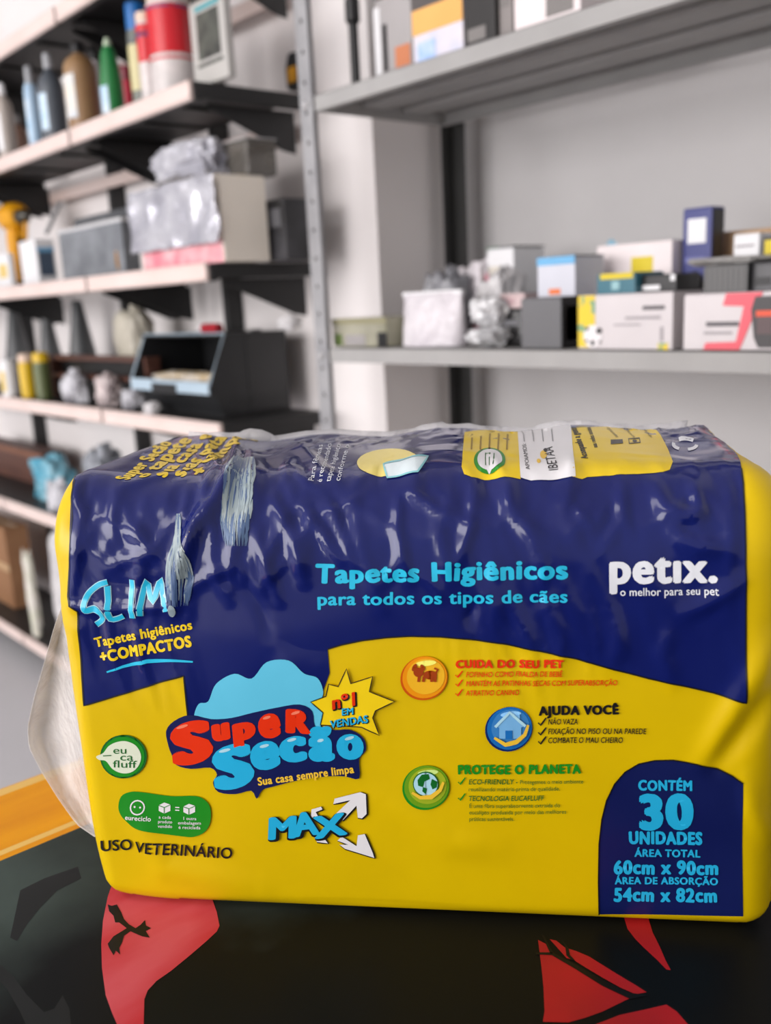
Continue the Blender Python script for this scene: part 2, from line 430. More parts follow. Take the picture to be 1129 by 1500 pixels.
for pl, amp, wd in folds:
    q = np.array([px_us(x, y) for x, y in pl]); best = np.full((NI, NJ), 9.); tt = np.zeros((NI, NJ)); L = len(q)-1
    for k in range(L):
        a, b = q[k], q[k+1]; ab = b-a; t = np.clip(((UU-a[0])*ab[0]+(SS-a[1])*ab[1])/(ab@ab+1e-12), 0, 1)
        dd = np.hypot(UU-a[0]-t*ab[0], SS-a[1]-t*ab[1]); m_ = dd < best; best = np.where(m_, dd, best); tt = np.where(m_, (k+t)/L, tt)
    disp += amp*np.exp(-(best/wd)**2)*(.25+.75*np.sin(PI*np.clip(tt, .02, .98))**.6)
# soft unevenness everywhere, fine creases across the navy half
S_TOP = PS[np.argmax((PR[:, 0] > .04) & (PR[:, 1] > BH-.001))]
for i in range(NI):
    for j in range(NJ):
        p = S0[i, j]
        if p[1] < BD-.02 and p[2] > .005:
            v = noise.noise(Vector((p[0]*9, p[1]*9, p[2]*9)))*.0022
            upper = min(1, max(0, (p[2]-.10)/.06))
            if upper > 0:
                st = Vector((p[0]*62+p[2]*14, p[1]*22, p[2]*17))
                pt = max(0, noise.noise(Vector((p[0]*14+5, p[1]*14, p[2]*14)))+.25)
                v += (1-2.2*abs(noise.noise(st))**.8)*.0015*upper*pt
                v += (1-2.2*abs(noise.noise(st*2.1+Vector((9, 2, 4))))**.8)*.0008*upper*pt
            disp[i, j] += v
G = S0+N0*disp[..., None]
NG = grid_normals(G)


def us_local(u, s, off):
    fi = np.clip(np.interp(u, US, np.arange(NI)), 0, NI-1.001); fj = np.clip(np.interp(s, PS, np.arange(NJ)), 0, NJ-1.001)
    i = int(fi); j = int(fj); a = fi-i; b = fj-j
    w_ = ((1-a)*(1-b), a*(1-b), (1-a)*b, a*b)
    p = G[i, j]*w_[0]+G[i+1, j]*w_[1]+G[i, j+1]*w_[2]+G[i+1, j+1]*w_[3]
    n = NG[i, j]*w_[0]+NG[i+1, j]*w_[1]+NG[i, j+1]*w_[2]+NG[i+1, j+1]*w_[3]
    return p+n*off


yel = film('yellow_film', (218, 184, 0), crinkle=.0, rough=.36, spec=.3)
bm = bmesh.new()
vg = [[bm.verts.new(G[i, j]) for j in range(NJ)] for i in range(NI)]
for i in range(NI-1):
    for j in range(NJ): bm.faces.new((vg[i][j], vg[i+1][j], vg[i+1][(j+1) % NJ], vg[i][(j+1) % NJ]))
for row, sg in ((0, -1), (NI-1, 1)):
    last = vg[row]; c = G[row].mean(0)
    for k, (sc_, bx) in enumerate(((.8, .004), (.55, .007), (.3, .008))):
        new = []
        for j in range(NJ):
            p = G[row, j]; y = c[1]+(p[1]-c[1])*sc_; z = c[2]+(p[2]-c[2])*(sc_*.5+.5 if k < 2 else .6)
            new.append(bm.verts.new((p[0]+sg*bx, y, z)))
        for j in range(NJ):
            q = (last[j], last[(j+1) % NJ], new[(j+1) % NJ], new[j]); bm.faces.new(q if sg < 0 else q[::-1])
        last = new
    bm.faces.new(last)
link('film_wrap', bm, yel, pack, smooth='all')


# ---- printing
def finish(name, bm, m, parent):
    me = bpy.data.meshes.new(name); bm.to_mesh(me); bm.free()
    for k in (m if isinstance(m, (list, tuple)) else [m]): me.materials.append(k)
    for p in me.polygons: p.use_smooth = True
    o = bpy.data.objects.new(name, me); COL.objects.link(o); o.parent = parent or pack
    return o


def chop(b, step):
    b.normal_update()
    bmesh.ops.triangulate(b, faces=b.faces)
    for ax in (0, 1):
        lo = min(v.co[ax] for v in b.verts); hi = max(v.co[ax] for v in b.verts); n = int((hi-lo)/step)
        for k in range(1, n+1):
            co = Vector((0, 0, 0)); co[ax] = lo+(hi-lo)*k/(n+1); no_ = Vector((0, 0, 0)); no_[ax] = 1
            bmesh.ops.bisect_plane(b, geom=list(b.verts)+list(b.edges)+list(b.faces), plane_co=co, plane_no=no_)


def smooth(pts, close=True, n=5):
    """rounded outline through the points"""
    P = [np.array(q, float) for q in pts]; N = len(P); out = []
    for k in range(N if close else N-1):
        g = (lambda i: P[i % N]) if close else (lambda i: P[min(max(i, 0), N-1)])
        a, b, c, d = g(k-1), g(k), g(k+1), g(k+2)
        for t in np.arange(n)/n:
            out.append(tuple(.5*(2*b+(c-a)*t+(2*a-5*b+4*c-d)*t*t+(3*b-a-3*c+d)*t**3)))
    if not close: out.append(tuple(P[-1]))
    return out


class Print:
    """inks of one printed motif, laid on the film"""
    def __init__(self): self.V = []; self.F = []; self.mats = []; self.MI = []
    def mi(self, m):
        if m not in self.mats: self.mats.append(m)
        return self.mats.index(m)
    def add(self, bm2, m, off, fmap):
        base = len(self.V); k = self.mi(m)
        bm2.verts.index_update()
        for v in bm2.verts: self.V.append(us_local(*fmap(v.co.x, v.co.y), off))
        for f in bm2.faces: self.F.append([base+v.index for v in f.verts]); self.MI.append(k)
        bm2.free()
    def poly(self, pts, m, off, step=6, sub=True):
        b = bmesh.new(); b.faces.new([b.verts.new((x, y, 0)) for x, y in pts])
        chop(b, step)
        self.add(b, m, off, px_us)
    def disc(self, cx, cy, rx, ry, m, off, rot=0, n=36, a0=0, a1=360):
        c, s = math.cos(rot), math.sin(rot); P = []
        for k in range(n):
            t = math.radians(a0+(a1-a0)*k/(n if a1-a0 == 360 else n-1)); x, y = rx*math.cos(t), ry*math.sin(t); P.append((cx+x*c-y*s, cy+x*s+y*c))
        self.poly(P, m, off)
    def stroke(self, pts, wd, m, off, close=False, taper=0):
        dense = []
        for k in range(len(pts) if close else len(pts)-1):
            a, b = pts[k], pts[(k+1) % len(pts)]; q = max(1, int(math.dist(a, b)/6))
            dense += [(a[0]+(b[0]-a[0])*t/q, a[1]+(b[1]-a[1])*t/q) for t in range(q)]
        pts = dense if close else dense+[tuple(pts[-1])]
        n = len(pts); L, R_ = [], []
        for k, (x, y) in enumerate(pts):
            a = pts[(k-1) % n] if close else pts[max(k-1, 0)]; b = pts[(k+1) % n] if close else pts[min(k+1, n-1)]
            dx, dy = b[0]-a[0], b[1]-a[1]; l = math.hypot(dx, dy) or 1; w2 = wd/2
            if taper: w2 *= (1-taper*abs(2*k/(n-1)-1))
            L.append((x-dy/l*w2, y+dx/l*w2)); R_.append((x+dy/l*w2, y-dx/l*w2))
        b = bmesh.new(); A = [b.verts.new((*p, 0)) for p in L]; B2 = [b.verts.new((*p, 0)) for p in R_]
        for k in range(n if close else n-1): b.faces.new((A[k], A[(k+1) % n], B2[(k+1) % n], B2[k]))
        self.add(b, m, off, px_us)
    def text(self, body, O, E, U, m, off, bold=.0, jit=0., shear=0., sq=1.):
        """baseline from pixel O to pixel E, U the pixel vector of the capital height"""
        hpx = float(np.hypot(*U)); trk = bold*1.3; adv = [advance(c)+trk for c in body]; tot = sum(adv); O = np.array(O, float); X = (np.array(E, float)-O)/tot; U = np.array(U, float)/.727
        x = 0; rs = random.Random(body)
        for c, a in zip(body, adv):
            if c != ' ':
                th = rs.uniform(-jit, jit); dy = rs.uniform(-jit, jit)*.25
                for q_, (ox, oy) in enumerate(swell(bold)):
                    b = glyph_bm(c)
                    chop(b, 5.5*.727/hpx)
                    def fm(vx, vy, x=x, a=a, th=th, dy=dy):
                        px, py = vx+ox+trk/2-a/2, vy+oy-.35; px, py = px*math.cos(th)-py*math.sin(th)+a/2, px*math.sin(th)+py*math.cos(th)+.35+dy
                        p = O+X*(x+px+shear*py)+U*py
                        return px_us(p[0], p[1])
                    self.add(b, m, off+q_*4e-6, fm)
            x += a
    def done(self, name, parent=None):
        bm = bmesh.new(); vs = [bm.verts.new(v) for v in self.V]; bm.verts.ensure_lookup_table()
        for f, k in zip(self.F, self.MI):
            try: q = bm.faces.new([vs[i] for i in f]); q.material_index = k
            except ValueError: pass
        return finish(name, bm, self.mats, parent)


def swell(bold):
    if bold < .008: return [(0, 0)]
    bold *= 1.3
    n = 26 if bold > .085 else 8 if bold > .055 else 6 if bold > .033 else 4
    return [(bold*.95*math.cos(2*PI*k/n+.2), bold*.6*math.sin(2*PI*k/n+.2)) for k in range(n)]
def glyph_bm(c, bold=0.):
    V, F = glyph(c, bold); b = bmesh.new(); vs = [b.verts.new((vx, vy, 0)) for vx, vy in V]
    for f in F:
        try: b.faces.new([vs[q] for q in f])
        except ValueError: pass
    return b
_gl = {}
def glyph(c, bold=0.):
    k = (c, bold)
    if k not in _gl:
        cu_ = bpy.data.curves.new('g', 'FONT'); cu_.body = c; cu_.size = 1; cu_.resolution_u = 4; cu_.fill_mode = 'FRONT'; cu_.offset = bold
        o = bpy.data.objects.new('g', cu_); me = bpy.data.meshes.new_from_object(o)
        _gl[k] = ([(v.co.x, v.co.y) for v in me.vertices], [list(p.vertices) for p in me.polygons])
        bpy.data.objects.remove(o); bpy.data.curves.remove(cu_); bpy.data.meshes.remove(me)
    return _gl[k]
_ad = {}
def advance(c):
    def wd(s):
        V = glyph(s)[0]; return max(v[0] for v in V)-min(v[0] for v in V)
    if c not in _ad: _ad[c] = wd('I'+c+'I')-wd('II')
    return _ad[c]


CR = .9
navy = film('navy_film', (20, 30, 96), crinkle=CR, rough=.15, spec=.45)
navy2 = film('navy_ink', (18, 28, 84), crinkle=.0, rough=.3)
cyan = film('cyan_on_navy', (40, 190, 226), crinkle=CR, rough=.28)
cyan2 = film('cyan_ink', (38, 176, 222), rough=.3)
white_n = film('white_on_navy', (232, 234, 240), crinkle=CR*.5, rough=.3)
white = film('white_ink', (232, 230, 232), rough=.35)
yel_n = film('yellow_on_navy', (238, 204, 20), crinkle=CR*.6, rough=.3)
red = film('red_ink', (228, 52, 12), rough=.3); black = film('black_ink', (22, 20, 24), rough=.35)
green = film('green_ink', (28, 140, 32), rough=.3); dgreen = film('dark_green_ink', (20, 104, 40), rough=.3)
sky = film('light_blue_ink', (98, 196, 226), rough=.3); sky2 = film('pale_blue_ink', (176, 220, 234), rough=.3)
blue = film('blue_ink', (30, 110, 184), rough=.25); orange = film('orange_ink', (238, 150, 18), rough=.25); dorange = film('deep_orange_ink', (206, 88, 14), rough=.25)
gold = film('gold_ink', (240, 196, 60), rough=.3)

# navy upper panel: runs over the top of the pack to its rear edge
edge_px = [(112, 700), (107, 730), (105, 800), (103, 872), (106, 886), (116, 894), (118, 935), (121, 985), (124, 1033), (200, 1010), (240, 997), (270, 989), (277, 1062), (300, 1090), (470, 1090), (474, 1010), (483, 985), (480, 950), (500, 944), (530, 938), (565, 934), (600, 932), (645, 933), (690, 937), (735, 943), (790, 954), (845, 966), (900, 981), (950, 994), (1000, 1004), (1045, 1014), (1090, 1026), (1091, 950), (1091, 850), (1090, 760), (1088, 710), (1085, 690)]
q = [px_us(x, y) for x, y in edge_px]
sB = PS[np.argmax(PR[:, 0] > BD-.012)]
for x_, y_ in ((1075, 660), (1062, 640)): q.append(px_us(x_, y_))
q += [(px_us(1040, 622)[0], sB), (px_us(130, 690)[0]+.004, sB), (px_us(122, 688)[0], q[0][1]+.03)]
b = bmesh.new(); b.faces.new([b.verts.new((x, y, 0)) for x, y in q]); b.normal_update(); bmesh.ops.triangulate(b, faces=b.faces)
for ax, arr in ((0, US), (1, PS)):
    lo = min(p[ax] for p in q); hi = max(p[ax] for p in q)
    for v in arr:
        if lo < v < hi:
            co = Vector((0, 0, 0)); co[ax] = v; no_ = Vector((0, 0, 0)); no_[ax] = 1
            bmesh.ops.bisect_plane(b, geom=list(b.verts)+list(b.edges)+list(b.faces), plane_co=co, plane_no=no_)
p = Print(); p.add(b, navy, .0005, lambda u, s: (u, s)); p.done('navy_panel')
p = Print(); p.stroke(edge_px[:13], 2.2, black, .0007); p.stroke(edge_px[17:], 2.2, black, .0007); p.done('panel_outline')

O1, O2, O3, O4 = .0008, .0010, .0012, .0014
# headline and maker's mark
p = Print()
p.text('Tapetes Higiênicos', (462, 853), (832, 847), (0, -28), cyan, O1, bold=.045, jit=.06)
p.text('para todos os tipos de cães', (464, 886), (832, 882), (0, -19), cyan, O1, bold=.028, jit=.04)
p.done('headline_lettering')
p = Print()
p.text('petıx.', (890, 854), (1052, 851), (0, -47), white_n, O1, bold=.042)
p.text('o melhor para seu pet', (908, 873), (1051, 870), (0, -12), white_n, O1, bold=.012)
p.done('maker_lettering')
# slim corner
p = Print()
S = [[(158, 852), (146, 856), (132, 868), (126, 882), (128, 892), (140, 890), (150, 896), (152, 906), (142, 914)], [(158, 858), (160, 880), (161, 896), (164, 905), (172, 905), (182, 901)], [(195, 848), (195, 875), (196, 904)], [(207, 900), (210, 872), (215, 850), (220, 866), (226, 880), (232, 862), (236, 848), (240, 868), (246, 893)]]
S = [smooth(q_, False) if len(q_) > 3 and k_ in (0,) else smooth(q_, False, 2) for k_, q_ in enumerate(S)]
for st in S: p.stroke(st, 9.5, sky2, O1); p.stroke(st, 7, cyan, O2)
p.text('Tapetes higiênicos', (141, 947), (284, 920), (-3, -14), yel_n, O1, bold=.035, jit=.05)
p.text('+COMPACTOS', (148, 969), (283, 945), (-3, -16), yel_n, O1, bold=.055, jit=.05)
p.stroke([(157, 984), (180, 976), (215, 968), (250, 966), (284, 968)], 6, cyan, O1, taper=.6)
p.done('slim_lettering')
# product logo (the cape wearing mascot is left out): sky puff, shield, two words
p = Print()
p.poly(smooth([(293, 1070), (285, 1050), (292, 1030), (306, 1026), (318, 1000), (345, 985), (370, 992), (392, 968), (424, 966), (446, 985), (466, 992), (474, 1012), (470, 1030), (478, 1050), (470, 1062), (474, 1075), (455, 1095), (300, 1095)]), sky, O1)
p.poly(smooth([(247, 1092), (244, 1070), (256, 1055), (280, 1046), (310, 1052), (340, 1050), (372, 1042), (410, 1034), (440, 1030), (458, 1040), (462, 1062), (478, 1064), (490, 1068), (512, 1068), (532, 1080), (536, 1098), (526, 1112), (526, 1140), (505, 1137), (480, 1137), (440, 1142), (400, 1152), (384, 1157), (376, 1170), (368, 1158), (345, 1163), (320, 1160), (312, 1146), (318, 1134), (308, 1124), (280, 1126), (258, 1120), (252, 1106)], n=3), navy2, O2)
def word(chars, m, off, bold):
    for c, x0, x1, y0, y1, tl in chars:
        V, F = glyph(c); sw = swell(bold); mx = max(o_[0] for o_ in sw); my = max(o_[1] for o_ in sw)
        ax = min(v[0] for v in V)-mx; bx = max(v[0] for v in V)+mx; ay = min(v[1] for v in V)-my; by = max(v[1] for v in V)+my
        for q_, (ox, oy) in enumerate(sw):
            b = glyph_bm(c); chop(b, .12)
            def fm(vx, vy):
                X_ = x0+(vx+ox-ax)/(bx-ax)*(x1-x0); Y_ = y1-(vy+oy-ay)/(by-ay)*(y1-y0)
                return px_us(X_+(Y_-(y0+y1)/2)*-tl*.4, Y_+(X_-(x0+x1)/2)*tl)
            p.add(b, m, off+q_*4e-6, fm)
W1 = [('S', 251, 312, 1055, 1119, -.22), ('u', 311, 338, 1058, 1084, -.2), ('p', 342, 376, 1056, 1093, -.2), ('e', 379, 412, 1043, 1080, -.12), ('R', 419, 456, 1037, 1073, .05)]
W2 = [('S', 312, 372, 1089, 1155, -.22), ('e', 367, 411, 1084, 1127, -.15), ('c', 409, 450, 1077, 1116, -.1), ('ã', 452, 491, 1062, 1115, 0), ('o', 493, 533, 1074, 1112, .08)]
word(W1, red, O3, .075); word(W2, cyan2, O3, .075)
for x, y, rx in ((268, 1063, 9), (392, 1049, 6), (434, 1042, 7)): p.disc(x, y, rx, 2.2, film('pale_red_ink', (244, 130, 100), rough=.3), O4, rot=-.3, n=14)
for x, y, rx in ((330, 1098, 9), (388, 1091, 7), (428, 1082, 7), (470, 1083, 5), (512, 1080, 7)): p.disc(x, y, rx, 2.4, sky2, O4, rot=-.25, n=14)
p.text('Sua casa sempre limpa', (378, 1150), (519, 1131), (-1.5, -12), gold, O3, bold=.035, jit=.03)
p.done('product_logo')
# starburst
p = Print()
star = [(508, 978), (514, 1000), (546, 990), (541, 1012), (578, 1027), (550, 1040), (546, 1050), (556, 1076), (530, 1064), (470, 1060), (474, 1042), (456, 1026), (478, 1018), (482, 1000), (496, 1004)]
p.poly(star, film('star_yellow', (244, 210, 20), rough=.32), O3); p.stroke(star, 1.4, black, O4, close=True)
for dx, m_, o_, bo in ((1.5, black, O4, .07), (0, red, O4+.0003, .03)): p.text('nº1', (486+dx, 1037+dx), (526+dx, 1030+dx), (-1, -20), m_, o_, bold=bo)
for dx, m_, o_, bo in ((1, black, O4, .07), (0, cyan2, O4+.0003, .03)):
    p.text('EM', (500+dx, 1046+dx), (519+dx, 1044+dx), (0, -10), m_, o_, bold=bo); p.text('VENDAS', (485+dx, 1064+dx), (540+dx, 1056+dx), (-1, -11), m_, o_, bold=bo, jit=.08)
p.done('starburst_badge')
# MAX with arrows
p = Print()
arrows = [[(492, 1192), (513, 1172), (488, 1178), (490, 1170), (528, 1160), (536, 1163), (537, 1192), (530, 1199), (524, 1198), (522, 1180), (502, 1202)],
          [(500, 1226), (522, 1240), (524, 1224), (534, 1222), (546, 1250), (548, 1257), (505, 1244), (497, 1238), (510, 1238), (494, 1232)],
          [(455, 1200), (456, 1186), (470, 1182), (472, 1186), (462, 1190), (468, 1200), (464, 1203), (460, 1196)], [(462, 1222), (474, 1228), (480, 1236), (464, 1234), (460, 1226)]]
for a in arrows: p.poly(a, white, O2, sub=False); p.stroke([(x+1, y+1) for x, y in a], 2.4, black, O1, close=True)
for m_, o_, bo, dx in ((black, O3, .09, 1.5), (cyan2, O4, .045, 0)):
    p.text('M', (390+dx, 1229+dx), (436+dx, 1226+dx), (-2, -32), m_, o_, bold=bo, shear=.08); p.text('A', (430+dx, 1225+dx), (467+dx, 1221+dx), (-4, -34), m_, o_, bold=bo); p.text('X', (462+dx, 1228+dx), (508+dx, 1221+dx), (-4, -32), m_, o_, bold=bo)
p.done('size_lettering')
# badges at lower left
p = Print()
p.disc(181, 1108, 34, 32, dgreen, O1); p.disc(181, 1108, 31, 29.5, green, O2); p.poly(smooth([(142, 1107), (152, 1102), (160, 1092), (172, 1086), (186, 1085), (200, 1092), (207, 1106), (204, 1120), (194, 1130), (180, 1132), (166, 1126), (156, 1114), (146, 1112)]), film('pale_leaf_ink', (222, 230, 206), rough=.35), O3)
for t, a, b_ in (('eu', (166, 1103), (187, 1103)), ('ca', (176, 1113), (196, 1113)), ('fluff', (166, 1123), (200, 1124))): p.text(t, a, b_, (0, -11), dgreen, O4, bold=.0)
p.stroke([(152, 1106), (164, 1105.5)], 1.4, dgreen, O4)
p.done('fluff_badge')
p = Print()
p.poly(smooth([(174, 1180), (178, 1166), (190, 1160), (206, 1160), (250, 1166), (285, 1166), (300, 1172), (308, 1184), (308, 1204), (300, 1218), (284, 1225), (266, 1224), (225, 1218), (200, 1212), (186, 1202), (177, 1192)]), green, O1)
p.stroke([(202+10*math.cos(t*PI/8), 1182+10*math.sin(t*PI/8)) for t in range(16)], 2, white, O2, close=True)
p.disc(198, 1181, 1.5, 1.5, white, O2, n=8); p.disc(206, 1182, 1.5, 1.5, white, O2, n=8)
for x, y in ((241, 1183), (277, 1185)):
    p.poly([(x-8, y-4), (x, y-8), (x+9, y-5), (x+9, y+4), (x, y+8), (x-8, y+4)], white, O2, sub=False); p.stroke([(x-8, y-4), (x, y-1), (x+9, y-5)], 1, green, O3); p.stroke([(x, y-1), (x, y+8)], 1, green, O3)
for dy in (0, 4): p.stroke([(257, 1182+dy), (263, 1182.5+dy)], 1.6, white, O2)
p.text('eureciclo', (184, 1199), (222, 1202), (.4, -7), white, O2, bold=.02)
for t, x0, x1, y in (('a cada', 233, 251, 1198), ('produto', 232, 253, 1204.5), ('vendido', 232, 253, 1211), ('1 outra', 268, 288, 1200), ('embalagem', 261, 295, 1206.5), ('é reciclada', 262, 294, 1213)): p.text(t, (x0, y), (x1, y+.8), (0, -4.6), white, O2, bold=.01)
p.done('recycling_badge')
p = Print()
p.text('USO', (148, 1246), (196, 1243), (-1, -16), black, O1, bold=.02); p.text('VETERINÁRIO', (199, 1246), (341, 1257), (1, -16), black, O1, bold=.02)
p.done('usage_lettering')
# three benefits
def button(cx, cy, ring, face, rim, name, icon):
    p = Print(); p.disc(cx-1, cy+1.5, 35, 32, rim, O1, rot=-.3); p.disc(cx, cy, 33, 30.5, ring, O2, rot=-.3); p.disc(cx+1.5, cy-1.5, 28, 26, face, O3, rot=-.3)
    p.disc(cx+2, cy-21, 15, 4, film('button_gloss_'+name, tuple(min(255, v+60) for v in {'o': (236, 190, 60), 'b': (90, 150, 210), 'g': (150, 180, 80)}[name]), rough=.25), O4, rot=-.1)
    icon(p); p.done('benefit_button')
def ic_pup(p):
    m_ = film('brown_ink', (160, 62, 14), rough=.3); o = O4+.0003
    p.disc(613, 984, 7.5, 7, m_, o, n=16); p.disc(630, 988, 10, 6.5, m_, o, n=16); p.disc(607, 977, 3, 6, m_, o, n=12, rot=.5); p.disc(619, 977, 3, 5, m_, o, n=12, rot=-.5)
    for x in (614, 621, 633, 638): p.stroke([(x, 990), (x-1, 998)], 4, m_, o)
    p.stroke([(638, 986), (641, 980), (636, 978)], 3, m_, o)
def ic_house(p):
    o = O4+.0003; m_ = film('house_blue', (120, 180, 226), rough=.3)
    p.poly([(726, 1063), (746, 1042), (754, 1050), (756, 1046), (761, 1046), (761, 1056), (768, 1062), (763, 1064), (763, 1080), (731, 1080), (731, 1064)], m_, o, sub=False)
    p.stroke([(725, 1063), (746, 1042), (769, 1062)], 4, sky2, o+.0003); p.poly([(740, 1068), (750, 1068), (750, 1080), (740, 1080)], blue, o+.0003, sub=False)
    p.stroke([(724, 1078), (740, 1088), (756, 1084), (768, 1074), (773, 1060)], 7, gold, o+.0006, taper=.5)
def ic_earth(p):
    o = O4+.0003; p.disc(624, 1146, 19, 18, dgreen, o); p.disc(624, 1146, 17.5, 16.5, sky2, o+.0002)
    for pts in ([(612, 1140), (618, 1132), (628, 1131), (630, 1138), (622, 1142), (620, 1150), (613, 1148)], [(620, 1150), (626, 1152), (624, 1160), (619, 1156)], [(633, 1138), (641, 1142), (640, 1150), (634, 1153), (631, 1146)]): p.poly(pts, dgreen, o+.0004, sub=False)
    p.stroke([(604, 1158), (616, 1165), (632, 1164), (645, 1154), (650, 1142)], 7, gold, o+.0006, taper=.5)
button(622, 992, orange, film('amber_ink', (240, 182, 40), rough=.25), dorange, 'o', ic_pup)
button(746, 1066, blue, film('mid_blue_ink', (62, 132, 196), rough=.25), film('deep_blue_ink', (14, 44, 104), rough=.25), 'b', ic_house)
button(625, 1151, film('olive_green_ink', (110, 158, 30), rough=.25), film('lime_ink', (160, 180, 40), rough=.25), green, 'g', ic_earth)
def tick(p, x, y, m_, s=1): p.stroke([(x, y-4*s), (x+4*s, y), (x+13*s, y-12*s)], 3.2*s, m_, O1, taper=.3)
p = Print()
p.text('CUIDA DO SEU PET', (667, 978), (825, 978), (0, -11.5), red, O1, bold=.06, jit=.06)
for t, x1, y in (('FOFINHO COMO FRALDA DE BEBÊ', 823, 992), ('MANTÉM AS PATINHAS SECAS COM SUPERABSORÇÃO', 904, 1005), ('ATRATIVO CANINO', 760, 1019)):
    p.text(t, (682, y), (x1, y-1), (0, -8), red, O1, bold=.012, shear=.12); tick(p, 667, y, red, .8)
p.done('care_lettering')
p = Print()
p.text('AJUDA VOCÊ', (789, 1047), (906, 1046), (0, -13), black, O1, bold=.06, jit=.06)
for t, x1, y in (('NÃO VAZA', 846, 1061), ('FIXAÇÃO NO PISO OU NA PAREDE', 946, 1075), ('COMBATE O MAU CHEIRO', 912, 1088)):
    p.text(t, (802, y), (x1, y), (0, -8.4), black, O1, bold=.014, shear=.12); tick(p, 788, y+1, black, .9)
p.done('help_lettering')
p = Print()
p.text('PROTEGE O PLANETA', (670, 1132), (850, 1132), (0, -13), green, O1, bold=.06, jit=.06)
p.text('ECO-FRIENDLY -', (686, 1147), (758, 1147), (0, -7.5), dgreen, O1, bold=.012, shear=.12); p.text('Protegemos o meio ambiente', (761, 1147), (854, 1147), (0, -6), dgreen, O1)
p.text('reutilizando matéria-prima de qualidade.', (686, 1157), (820, 1157), (0, -6), dgreen, O1)
p.text('TECNOLOGIA EUCAFLUFF', (686, 1171), (796, 1171), (0, -7.5), dgreen, O1, bold=.012, shear=.12)
for k, (t, x1) in enumerate((('É uma fibra superabsorvente extraída do', 820), ('eucalipto produzida por meio das melhores', 829), ('práticas sustentáveis.', 753))): p.text(t, (687, 1181+k*9.5), (x1, 1181+k*9.5), (0, -6), dgreen, O1)
tick(p, 671, 1147, green, .8); tick(p, 671, 1170, green, .8)
p.done('planet_lettering')
# count panel
p = Print()
arch = [(877, 1339), (876, 1290), (877, 1235), (881, 1200), (888, 1172), (900, 1148), (915, 1131), (935, 1119), (958, 1114), (985, 1113), (1020, 1118), (1050, 1126), (1072, 1136), (1087, 1146), (1086, 1240), (1087, 1340)]
p.poly(arch, navy2, .0004, step=6); p.stroke(arch[:14], 1.8, black, O1)
for t, x0, x1, y, h, bo in (('CONTÉM', 934, 1014, 1157, 15, .05), ('30', 933, 1015, 1212, 50, .06), ('UNIDADES', 920, 1028, 1235, 18, .06), ('ÁREA TOTAL', 929, 1025, 1254, 11, .04), ('60cm x 90cm', 898, 1052, 1279, 20, .05), ('ÁREA DE ABSORÇÃO', 900, 1051, 1294, 10.5, .04), ('54cm x 82cm', 898, 1050, 1319, 20, .05)):
    p.text(t, (x0, y), (x1, y), (0, -h), cyan2, O1, bold=bo, jit=.05)
p.done('count_panel')
# ---- printing on the top face
p = Print()
p.poly([(676, 690), (678, 660), (680, 636), (760, 628), (762, 706), (690, 704), (680, 700)], yel_n, O1); p.poly([(834, 630), (950, 622), (968, 640), (978, 660), (985, 680), (980, 692), (970, 696), (860, 701), (852, 705), (838, 705)], yel_n, O1)
p.poly([(758, 629), (836, 624), (842, 704), (832, 706), (778, 707), (762, 704)], white, O2)
p.disc(717, 680, 23, 18, green, O2); p.disc(717, 679, 18, 14.5, white, O3); p.poly([(711, 690), (723, 690), (717, 699)], white, O3, sub=False)
for k in range(3): p.stroke([(711+k*6, 688), (711+k*6, 672)], 1.5, dgreen, O4)
for k in range(5): p.stroke([(690+k*13, 665), (691+k*13, 640)], 2.4, film('mustard_ink', (150, 120, 20), rough=.4), O2)
p.text('IBETAA', (818, 693), (809, 660), (-15, 1.5), black, O3, bold=.0); p.text('APOIAMOS:', (776, 693), (770, 655), (-6, .6), black, O3)
p.disc(796, 672, 5, 6, gold, O3, n=12); p.disc(789, 681, 3, 3, gold, O3, n=10); p.disc(799, 666, 2.5, 3, black, O4, n=10)
for k in range(4): p.stroke([(768+k*14, 652), (766+k*14, 632)], 1.3, film('grey_ink', (120, 118, 122)), O3)
p.text('Acompanhe a gente', (861, 676), (843, 628), (-10, 1), black, O2, bold=.04); p.text('nas redes sociais', (875, 660), (864, 628), (-7, 1), black, O2, bold=.03)
p.poly([(894, 648), (911, 647), (912, 653), (894, 655)], black, O2, sub=False); p.text('f', (910, 651), (899, 651), (-8, 0), yel_n, O3, bold=.03)
p.stroke([(920, 646), (936, 645), (937, 651), (921, 653)], 1.6, black, O2, close=True); p.disc(929, 649, 3.5, 1.8, black, O2, n=10)
for x in (901, 926, 951): p.text('superseção', (x+4, 644), (x-10, 628), (-5, .6), black, O2)
p.done('top_label')
p = Print()
for k, (t, s_) in enumerate((('Super Secão', 1.0), ('o tapete', 1.), ('sua casa e', 1.), ('suas patas', 1), ('+ limpas', 1))):
    x0 = 187+k*27; p.text(t, (x0, 706-k*1.5), (x0+66+k*2, 652-k*5), (-20, -3), yel_n, O1, bold=.05)
p.done('top_slogan')
p = Print()
for k, t in enumerate(('Para fêmeas', 'é recomendado', 'tapete higiênico', 'conforme o')):
    x0 = 459+k*13; p.text(t, (x0, 710), (x0+14, 652), (-8, 0), white_n, O1, bold=.0)
p.done('top_note')
p = Print()
p.disc(567, 681, 44, 20, film('pale_yellow_ink', (240, 220, 120), crinkle=CR*.5), O1, rot=-.05)
pad_ = [(562, 684), (607, 678), (627, 676), (612, 700), (568, 704)]
p.poly(pad_, film('pad_white', (222, 236, 240), crinkle=CR*.5), O2); p.stroke(pad_, 2.4, film('pad_rim', (140, 206, 214)), O3, close=True)
p.done('pad_picture')
p = Print()
for k in range(3):
    t0 = PI*2*k/3; c = [(1003+17*math.cos(t0+a*.22), 652+8*math.sin(t0+a*.22)) for a in range(7)]; p.stroke(c, 5, white_n, O1)
